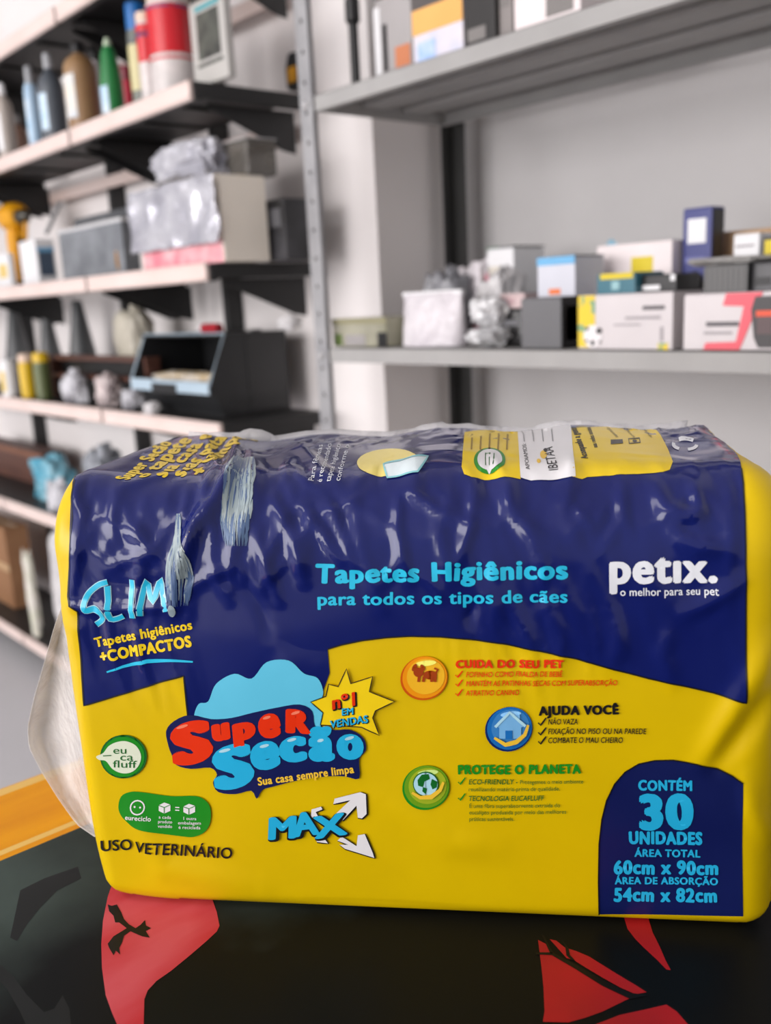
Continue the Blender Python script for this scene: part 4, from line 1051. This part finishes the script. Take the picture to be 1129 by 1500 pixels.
# black open front bin
bx = px_box(192, 305, None, 492, .99, CZ, 600)
x0, x1 = bx[0], bx[1]; H = bx[5]-CZ; W = x1-x0; D = .20
e = empty('storage_bin', (x0, .99, CZ), 0, 'black stacking bin with a pale blue rimmed open front on the lower black shelf', 'bin', G3)
D2 = max(.1, min(.2, onx(436, 540, x1)[1]-.99))
zl = H*.42
bm = bmesh.new(); t = .004
add_box(bm, 0, W, .03, D2, 0, t, .001); add_box(bm, 0, W, D2-t, D2, t, H, .001); add_box(bm, t, W-t, .03, D2-t, H-t, H, .001)
for xx in (0, W-t):
    vs = [(xx+q, y, z) for q in (0, t) for y, z in ((.03, t), (-.0, zl), (.045, H), (D2-t, H), (D2-t, t))]
    v = [bm.verts.new(c) for c in vs]; bm.faces.new(v[:5]); bm.faces.new(v[5:][::-1])
    for k in range(5): bm.faces.new((v[k], v[(k+1) % 5], v[5+(k+1) % 5], v[5+k]))
v = [bm.verts.new(c) for c in ((t, .03, t), (W-t, .03, t), (W-t, 0, zl), (t, 0, zl), (t, .034, t), (W-t, .034, t), (W-t, .004, zl), (t, .004, zl))]
for q in ((0, 1, 2, 3), (7, 6, 5, 4), (0, 4, 5, 1), (3, 2, 6, 7)): bm.faces.new([v[k] for k in q])
link('bin_shell', bm, mat('bin_black', (34, 35, 37), rough=.42), e)
rim = mat('pale_blue_rim', (176, 196, 210), rough=.3)
tube('front_rim', [(0, 0, zl), (W, 0, zl), (W, .045, H), (0, .045, H), (0, 0, zl)], .0035, rim, e)
box('front_lip', 0, W, -.004, .0, zl-.022, zl, rim, e, .001); box('label_holder', W*.3, W*.62, -.006, -.0035, zl-.026, zl-.004, blkp, e, .001)
crumple('packed_parts', W*.86, .05, .03, mat('brass_bag', (176, 150, 96), rough=.35, rgb2=(220, 214, 206), nscale=40), e, 4, .2, 4).location = (W*.5, .05, zl-.012)
ridge = bmesh.new(); add_box(ridge, W, W+.002, .095, .1, .004, H-.004, .0006); add_box(ridge, W, W+.002, .05, D2-.005, .03, .036, .0006); link('side_rib', ridge, mat('bin_black', (34, 35, 37)), e)
topz = CZ+H
P = ony(300, 500, 1.05); dp = depth(P)
e = empty('tape_roll', (P[0], 1.07, topz), 0, 'red rod wrapped with a white end lying on the black bin', 'roll', G3)
r = .011; ax = Matrix.Translation((0, 0, r)) @ Matrix.Rotation(PI/2, 4, 'Y')
lathe('red_sleeve', [(r*.9, -.032), (r, -.030), (r, .03), (r*.9, .032)], mat('red_sleeve', (176, 34, 48), rough=.4), e, 16, axis=ax); lathe('white_end', [(r*.6, -.042), (r*1.0, -.040), (r*1.0, -.032), (r*.5, -.031)], wht, e, 16, axis=ax)
P = ony(372, 485, 1.10)
vessel('small_cap', 'small black cap standing on top of the black bin', 'pot', 374, 17, 482, 1.11, topz, [('body', blkp, [(.9, 0), (1, .1), (1, .8), (.85, 1), (0, 1)]), ('rim', blkp, [(1, .3), (1.06, .32), (1.06, .5), (1, .52)])], G3)  # this is a loose black cap, not a pot
crum('small clear plastic bag at the right rear on the black bin', 412, 36, 462, 492, 1.11, topz, pale_bag, 15, .04)

# lower shelves at far left
DZ, EZ = LZ[4], LZ[5]
G5 = 'clutter on the lowest black shelves'
def stand(label, name, cat, x0, x1, yt, Y, zb, d_, m, patches=(), grp=G5, **k):
    A = ony(x0, yt, Y); B_ = ony(x1, yt, Y)
    return carton(name, label, cat, (A[0], B_[0], Y, Y+d_, zb, (A[2]+B_[2])/2), m, patches, grp, **k)
crum('teal blue plastic roll bag lying on the shelf under the cones', 50, 95, 668, 728, 1.0, DZ, mat('teal_bag', (64, 150, 178), rough=.25, rgb2=(150, 196, 210), nscale=9, bump=.8), 21, .1, name='blue_bag')
crum('silvery grey plastic bag right of the teal bag, left of the pack', 122, 66, 656, 735, 1.02, DZ, mat('silver_grey_bag', (168, 172, 180), rough=.25, rgb2=(120, 124, 132), nscale=16, bump=.9), 22, .1)
crum('crumpled clear bag at the rail in front of the silvery bag', 74, 66, 702, 745, .965, DZ, clearbag, 23, .04)
stand('thin brown board lying behind the teal plastic roll', 'brown_board', 'board', -30, 60, 652, 1.11, DZ, .07, brown_w, [('edge_strip', 'f', .02, .98, .8, .95, mat('board_edge', (132, 88, 66)))])
card = mat('brown_cardboard', (150, 110, 76), rough=.7, rgb2=(138, 98, 66), nscale=9)
stand('brown cardboard box at the left photo edge near the floor', 'cardboard_box', 'box', -90, 2, 752, 1.03, EZ, .08, card, [('tape', 'f', 0, 1, .46, .54, mat('parcel_tape', (190, 156, 112), rough=.3)), ('tape', 't', 0, 1, .42, .58, mat('parcel_tape', (190, 156, 112)))])
crum('white plastic bag standing beside the cardboard box near the floor', 68, 62, 765, 930, .975, EZ, pale_bag, 25, .1, amp=.12)
crum('small greenish white package squeezed between cardboard box and white bag', 30, 24, 800, 900, .962, EZ, mat('greenish_white', (206, 208, 186), rough=.35, rgb2=(224, 218, 212), nscale=20), 26, .03, name='soft_packet', cat='packet', tie=False)
crum('bright white plastic bag in front, nearest the pack by the lowest rail', 92, 34, 840, 960, .958, EZ, mat('bright_bag', (232, 232, 236), rough=.3, bump=.8, bscale=30), 27, .05)

# ------------------------------------------------------------------ steel rack, upper shelf
G6 = 'things on the upper rack shelf'
P = ony(520, 95, 1.16)
e = empty('tripod_stand', (P[0], 1.16, SZT), 0, 'black stand with a round base and upright pole on the upper rack shelf', 'stand', G6)
lathe('base', [(.05, 0), (.052, .003), (.04, .012), (.012, .02), (0, .02)], blkp, e, 24); lathe('pole', [(.0085, .018), (.0085, .12), (.013, .125), (.013, .16), (.0085, .165), (.0085, .25), (0, .25)], blkp, e, 14)
def on_rack(label, name, cat, x0, x1, yt, yb, Y, d_, zb, m, patches=(), grp=G6, **k):
    A = ony(x0, (yt+yb)/2, Y); B_ = ony(x1, (yt+yb)/2, Y); T = ony((x0+x1)/2, yt, Y)
    return carton(name, label, cat, (A[0], B_[0], Y, Y+d_, zb, T[2]), m, patches, grp, **k)
gm = mat('machine_grey', (170, 166, 166), rough=.45)
on_rack('grey machine with a dark slot and orange mark behind the black stand', 'grey_machine', 'machine', 548, 602, -12, 80, 1.17, .12, SZT, gm, [('slot', 'f', .22, .34, .2, .7, blkp), ('mark', 'f', .55, .95, .2, .42, mat('orange_mark', (206, 130, 90))), ('side_cover', 'f', .0, .16, .05, .9, wht), ('hood', 't', .0, 1, .0, .6, mat('machine_dark', (92, 90, 92)))], bev=.006)
on_rack('orange topped carton with bluish white front on the upper rack shelf', 'orange_carton', 'carton', 604, 678, 4, 75, 1.10, .13, SZT, mat('bluish_print', (196, 200, 224), rough=.4, rgb2=(220, 214, 220), nscale=22), [('orange_print', 'f', .0, 1, .55, 1.0, mat('orange_print', (234, 178, 100), rough=.4)), ('picture', 'f', .1, .45, .04, .4, mat('sky_picture', (150, 186, 236), rgb2=(200, 214, 240), nscale=40)), ('flap_edge', 't', 0, 1, 0, 1, mat('orange_flap', (228, 166, 86)))], lidm=mat('orange_flap', (228, 166, 86)))
on_rack('black carton right of the orange topped carton, upper rack shelf', 'black_carton', 'carton', 680, 724, -30, 45, 1.10, .12, SZT, mat('black_card2', (40, 38, 38), rough=.4), [('label', 'f', .1, .7, .1, .3, mat('dim_white_label', (128, 124, 122)))])
on_rack('plain grey carton between black carton and white carton, upper rack shelf', 'grey_carton', 'carton', 727, 750, -40, 30, 1.11, .11, SZT, mat('grey_card', (142, 136, 134), rough=.5), [('label', 'f', .2, .8, .5, .8, mat('dim_white_label', (128, 124, 122)))])
on_rack('white carton at the right end of the things on the upper rack shelf', 'white_carton', 'carton', 752, 850, -70, 15, 1.10, .12, SZT, mat('pinkish_white_card', (236, 226, 226), rough=.5), [('label', 'f', .5, .9, .1, .4, mat('dim_white_label', (128, 124, 122)))])

# ------------------------------------------------------------------ steel rack, middle shelf
G7 = 'things on the middle rack shelf'; MZ = SZM
def onm(*a, **k): return on_rack(*a[:9], MZ if a[9] is None else a[9], *a[10:], **dict(grp=G7, **k))
def ztop(x, y, Y): return float(ony(x, y, Y)[2])
ol = clear('greenish_clear', (186, 184, 160), .62, bump=.3)
onm('flat clear tray with olive rim beside the galvanised post on middle shelf', 'clear_tray', 'tray', 487, 566, 466, 508, 1.10, .14, None, ol, [('rim', 'f', 0, 1, .80, 1., mat('olive_rim', (146, 142, 112))), ('green_part', 'f', .04, .18, .05, .45, mat('moss_green', (96, 116, 62))), ('black_part', 'f', .84, 1.0, .0, .5, blkp), ('grey_part', 'f', .25, .62, .05, .42, mat('grey_part', (160, 156, 156)))], lid=False)
wbag = mat('white_crinkled_bag', (226, 222, 226), rough=.35, rgb2=(200, 194, 200), nscale=14, bump=.5)
P0 = ony(568, 465, 1.10); P1 = ony(655, 465, 1.10); W = P1[0]-P0[0]; H = ztop(612, 428, 1.10)-MZ
e = empty('white_pouch', ((P0[0]+P1[0])/2, 1.14, MZ), 0, 'white plastic pouch standing upright at left on the middle rack shelf', 'pouch', G7)
bm = bmesh.new(); nz, nx = 22, 24; Rw = []
for k in range(nz+1):
    z = k/nz; th = .032*(1-z)**.6+.002; row = []
    for q in range(2*nx):
        f_ = q/nx if q < nx else 2-q/nx; sg = -1 if q < nx else 1
        x = -W/2+W*f_; bulge = th*math.sin(PI*min(1, max(0, f_)))**.5
        row.append(bm.verts.new((x, sg*bulge+.003*noise.noise(Vector((x*60, z*5, sg))), H*z*(1+.01*math.sin(f_*9)))))
    Rw.append(row)
for k in range(nz):
    for q in range(2*nx): bm.faces.new((Rw[k][q], Rw[k][(q+1) % (2*nx)], Rw[k+1][(q+1) % (2*nx)], Rw[k+1][q]))
bm.faces.new(Rw[0][::-1]); bm.faces.new(Rw[-1])
link('pouch_body', bm, wbag, e, smooth='all'); box('seal_strip', -W/2+.001, W/2-.001, -.0045, .0045, H-.006, H+.001, wht, e, .001)
crum('grey plastic bag peeking above the white pouch', 636, 60, 392, 445, 1.21, MZ, mat('grey_bag', (142, 142, 148), rough=.3, rgb2=(110, 110, 114), nscale=18, bump=.6), 31, .07)
pk = mat('pink_white_bag', (232, 226, 230), rough=.3, rgb2=(236, 150, 170), nscale=11, ramp=(.5, .56), bump=.5)
crum('white plastic bag with a pink print above the grey bag', 678, 54, 374, 430, 1.27, MZ, pk, 32, .06, tie=False)
sil2 = mat('bright_silver_bag', (226, 226, 228), rough=.22, metal=.2, rgb2=(170, 170, 172), nscale=16, bump=.6, bscale=18, ramp=(.48, .6))
P = ony(698, 472, 1.10)
crum('lower shiny silver bag at the shelf rail beside the white pouch', 698, 64, 478, 508, 1.09, MZ, sil2, 33, .07, tie=False)
crum('upper shiny silver bag resting on the lower silver bag', 700, 62, 432, 478, 1.10, MZ+(ztop(698, 478, 1.09)-MZ)*.97, sil2, 34, .06, tie=False)
crum('white translucent bag bulging behind the silver bags', 712, 52, 384, 440, 1.20, MZ, pale_bag, 35, .08, tie=False)
onm('white tub with green and black lid behind the silver bags', 'white_tub', 'tub', 712, 752, 362, 425, 1.30, .09, None, wht, [('green_lid', 't', 0, .5, 0, 1, mat('deep_green_lid', (20, 104, 60))), ('black_lid', 't', .5, 1, 0, 1, blkp), ('label', 'f', .1, .6, .2, .8, mat('ivory_label', (214, 208, 196)))], bev=.006)
onm('black wrapped packet between silver bags and dark grey box', 'black_packet', 'packet', 727, 764, 452, 508, 1.13, .09, None, mat('black_film', (26, 25, 26), rough=.25, bump=.8, bscale=40), [('label', 'f', .2, .9, .55, .7, mat('mid_grey_label', (104, 104, 108)))], bev=.006)
z1_ = ztop(745, 452, 1.13)
onm('pale pink box lying on top of the black wrapped packet', 'pink_box', 'box', 732, 768, 430, 452, 1.135, .08, z1_, mat('pale_pink_card', (206, 184, 184), rough=.5), [('label', 'f', .1, .6, .3, .7, mat('faint_pink', (190, 160, 164)))])
onm('dark grey box with a white labelled black end, left of the football box', 'grey_box', 'box', 763, 822, 436, 508, 1.095, .10, None, mat('dark_grey_card', (104, 104, 107), rough=.45), [('black_end', 'r', 0, 1, 0, 1, blkp), ('label', 'r', .1, .8, .15, .82, mat('label_grey', (186, 182, 182)))])
z1_ = ztop(790, 436, 1.095)
onm('white and sky blue carton with an orange spot on the dark grey box', 'blue_white_box', 'box', 787, 842, 376, 436, 1.12, .07, z1_, mat('cool_white_card', (206, 208, 218), rough=.5), [('blue_band', 'f', 0, 1, .80, 1.0, mat('sky_band', (110, 176, 220))), ('orange_spot', 'f', .32, .62, .06, .2, mat('orange_spot', (232, 120, 50))), ('dark_flap', 't', .3, 1.0, .0, 1., mat('dark_flap', (70, 68, 72)))])
# football carton
fw_ = mat('football_white', (208, 202, 204), rough=.45)
A = ony(847, 470, 1.088); B_ = ony(985, 470, 1.088); zt_ = ztop(915, 430, 1.088)
FD = .105
e = carton('football_box', 'white carton printed with a football and yellow pattern on the middle rack shelf', 'carton', (A[0], B_[0], 1.088, 1.088+FD, MZ, zt_), fw_, [('yellow_print', 'f', 0, .19, .04, .99, mat('yellow_pattern', (226, 196, 40), rough=.45, rgb2=(120, 160, 120), nscale=55, ramp=(.55, .6))), ('yellow_print', 'f', .86, .96, .0, .12, mat('yellow_pattern', (226, 196, 40))),
     ('print_line', 'f', .70, .92, .70, .77, mat('print_grey', (92, 88, 92))), ('print_line', 'f', .52, .88, .54, .59, mat('print_pale_grey', (160, 154, 158))), ('print_line', 'f', .40, .68, .43, .46, mat('print_pale_grey', (160, 154, 158))), ('print_line', 'f', .88, .91, .15, .4, mat('print_pale_grey', (160, 154, 158)))], G7)
W = B_[0]-A[0]; H = zt_-MZ
def disc_on(name, e, x, z, r, m, y, n=28, rx=None):
    prism(name, [(x+(rx or r)*math.cos(2*PI*k/n), z+r*math.sin(2*PI*k/n)) for k in range(n)], y, y+.0012, m, e)
fy = -FD/2-.0014
disc_on('printed_ball', e, -W/2+W*.17, H*.24, H*.21, mat('ball_white', (232, 228, 230)), fy)
for dx, dz, r in ((.24, .34, .06), (.11, .38, .035), (.17, .12, .05), (.10, .16, .03), (.25, .14, .025)): disc_on('ball_patch', e, -W/2+W*dx, H*dz, H*r, blkp, fy-.0008, 7)
# watch carton
A = ony(1001, 470, 1.088); B_ = ony(1165, 470, 1.088); W = B_[0]-A[0]; zt2 = ztop(1060, 429, 1.088); H = zt2-MZ
rose = mat('rose_print', (226, 90, 104), rough=.45)
e = carton('watch_box', 'white carton with rose stripes and a smartwatch picture at the right photo edge', 'carton', (A[0], B_[0], 1.088, 1.188, MZ, zt2), fw_, [('print_line', 'f', .22, .52, .42, .50, mat('print_grey', (92, 88, 92))), ('print_line', 'f', .20, .46, .28, .33, mat('print_pale_grey', (160, 154, 158)))], G7)
prism('rose_stripe', [(-W/2+W*a, H*b_) for a, b_ in ((.40, .99), (.72, .99), (.60, .35), (.56, .14), (.53, .01), (.20, .01), (.22, .13), (.50, .15), (.56, .76), (.37, .78))], -.0512, -.0495, rose, e)
prism('watch_picture', [(-W/2+W*a, H*b_) for a, b_ in ((.66, .92), (.98, .92), (.99, .8), (.97, .2), (.93, .05), (.70, .05), (.66, .22), (.63, .7))], -.0522, -.0505, mat('watch_black', (48, 44, 46), rough=.4), e)
box('watch_screen', -W/2+W*.69, -W/2+W*.99, -.0535, -.0520, H*.28, H*.66, mat('watch_screen', (92, 74, 76)), e, 0); box('watch_bar', -W/2+W*.68, -W/2+W*.99, -.0545, -.0534, H*.58, H*.68, mat('watch_orange', (222, 84, 52)), e, 0)
# stacked on and behind them
onm('teal and black box lying on the football box', 'teal_box', 'box', 874, 930, 400, 430, 1.10, .07, zt_, mat('teal_card', (56, 112, 128), rough=.4), [('yellow_corner', 'f', .1, .95, .72, .99, mat('yellow_flag', (218, 196, 30))), ('emblem', 'f', .4, .6, .2, .6, mat('pale_teal', (150, 190, 196)))])
onm('black gadget box with a white tag on the football box', 'black_gadget', 'box', 933, 990, 402, 430, 1.115, .06, zt_, blkp, [('tag', 'f', .15, .6, .12, .4, wht), ('shiny_knob', 'f', .86, .98, .6, .95, wht)])
onm('white carton with yellow flags rising behind the teal box', 'flag_carton', 'carton', 874, 984, 356, 402, 1.22, .12, None, mat('pinkish_white_card', (236, 226, 226)), [('yellow_flag', 'f', .48, .76, .70, .86, mat('yellow_flag', (218, 196, 30))), ('top_strip', 't', .5, .8, .1, .9, mat('tan_strip', (180, 170, 158)))])
crum('teal and white packet tucked at the left behind the flag carton', 882, 46, 344, 400, 1.345, MZ, mat('teal_white_packet', (196, 212, 220), rough=.35, rgb2=(90, 170, 200), nscale=30, ramp=(.5, .56)), 41, .05, name='soft_packet', cat='packet', tie=False)
nb = mat('navy_card', (50, 56, 124), rough=.4)
onm('tall navy blue box with a white logo panel rising above the others', 'navy_box', 'box', 1000, 1042, 304, 370, 1.24, .035, None, nb, [('white_panel', 'f', .18, .82, .74, .92, wht), ('print_line', 'f', .1, .8, .60, .64, mat('violet_line', (108, 112, 170))), ('black_spine', 'r', .1, .9, .5, .98, blkp)])
onm('grey ridged box resting on the watch box', 'ridged_box', 'box', 1030, 1094, 388, 429, 1.10, .08, zt2, mat('ridged_grey', (106, 106, 106), rough=.5), [('black_end', 'r', 0, 1, 0, 1, blkp)]+[('ridge', 'f', .06+.12*k, .10+.12*k, .05, .95, mat('ridge_grey', (94, 94, 95))) for k in range(8)])
z1_ = ztop(1062, 388, 1.10)
onm('black wide box at right edge behind the ridged grey box', 'black_box', 'box', 1098, 1150, 384, 429, 1.11, .06, zt2, mat('black_card', (34, 34, 36)), [('label', 'f', .1, .6, .2, .5, mat('off_black_label', (50, 50, 52)))])  # label patch slightly greyer than the black card
crum('pale grey padded bag lying on the ridged grey box', 1052, 110, 374, 389, 1.11, z1_, mat('padded_grey', (176, 174, 172), rough=.4, rgb2=(158, 156, 154), nscale=12), 43, .07, tie=False, amp=.08)
onm('brown cardboard carton at the rear right of the middle rack shelf', 'brown_carton', 'carton', 1048, 1150, 336, 380, 1.30, .09, None, mat('tan_cardboard', (186, 152, 116), rough=.65), [('tape', 't', 0, 1, .4, .6, mat('parcel_tape', (190, 156, 112)))])
onm('white papers box leaning in front of the brown carton', 'paper_box', 'box', 1074, 1112, 342, 376, 1.235, .05, None, wht, [('print_line', 'f', .1, .8, .88, .9, mat('print_pale_grey', (160, 154, 158)))])
onm('black and yellow box at right edge beside the white papers', 'yellow_box', 'box', 1116, 1150, 346, 378, 1.20, .05, None, blkp, [('yellow_panel', 'f', .12, .9, .84, .97, mat('yellow_flag', (218, 196, 30)))])
tube('black_cable', [tuple(ony(x, y, 1.212)-np.array([0, 0, 0])) for x, y in ((992, 424), (996, 412), (1006, 404), (1018, 400), (1026, 406), (1028, 420), (1026, 432))], .003, blkp)
tag(bpy.data.objects['black_cable'], 'black cable looping between the football box and the ridged box', 'cable', G7)
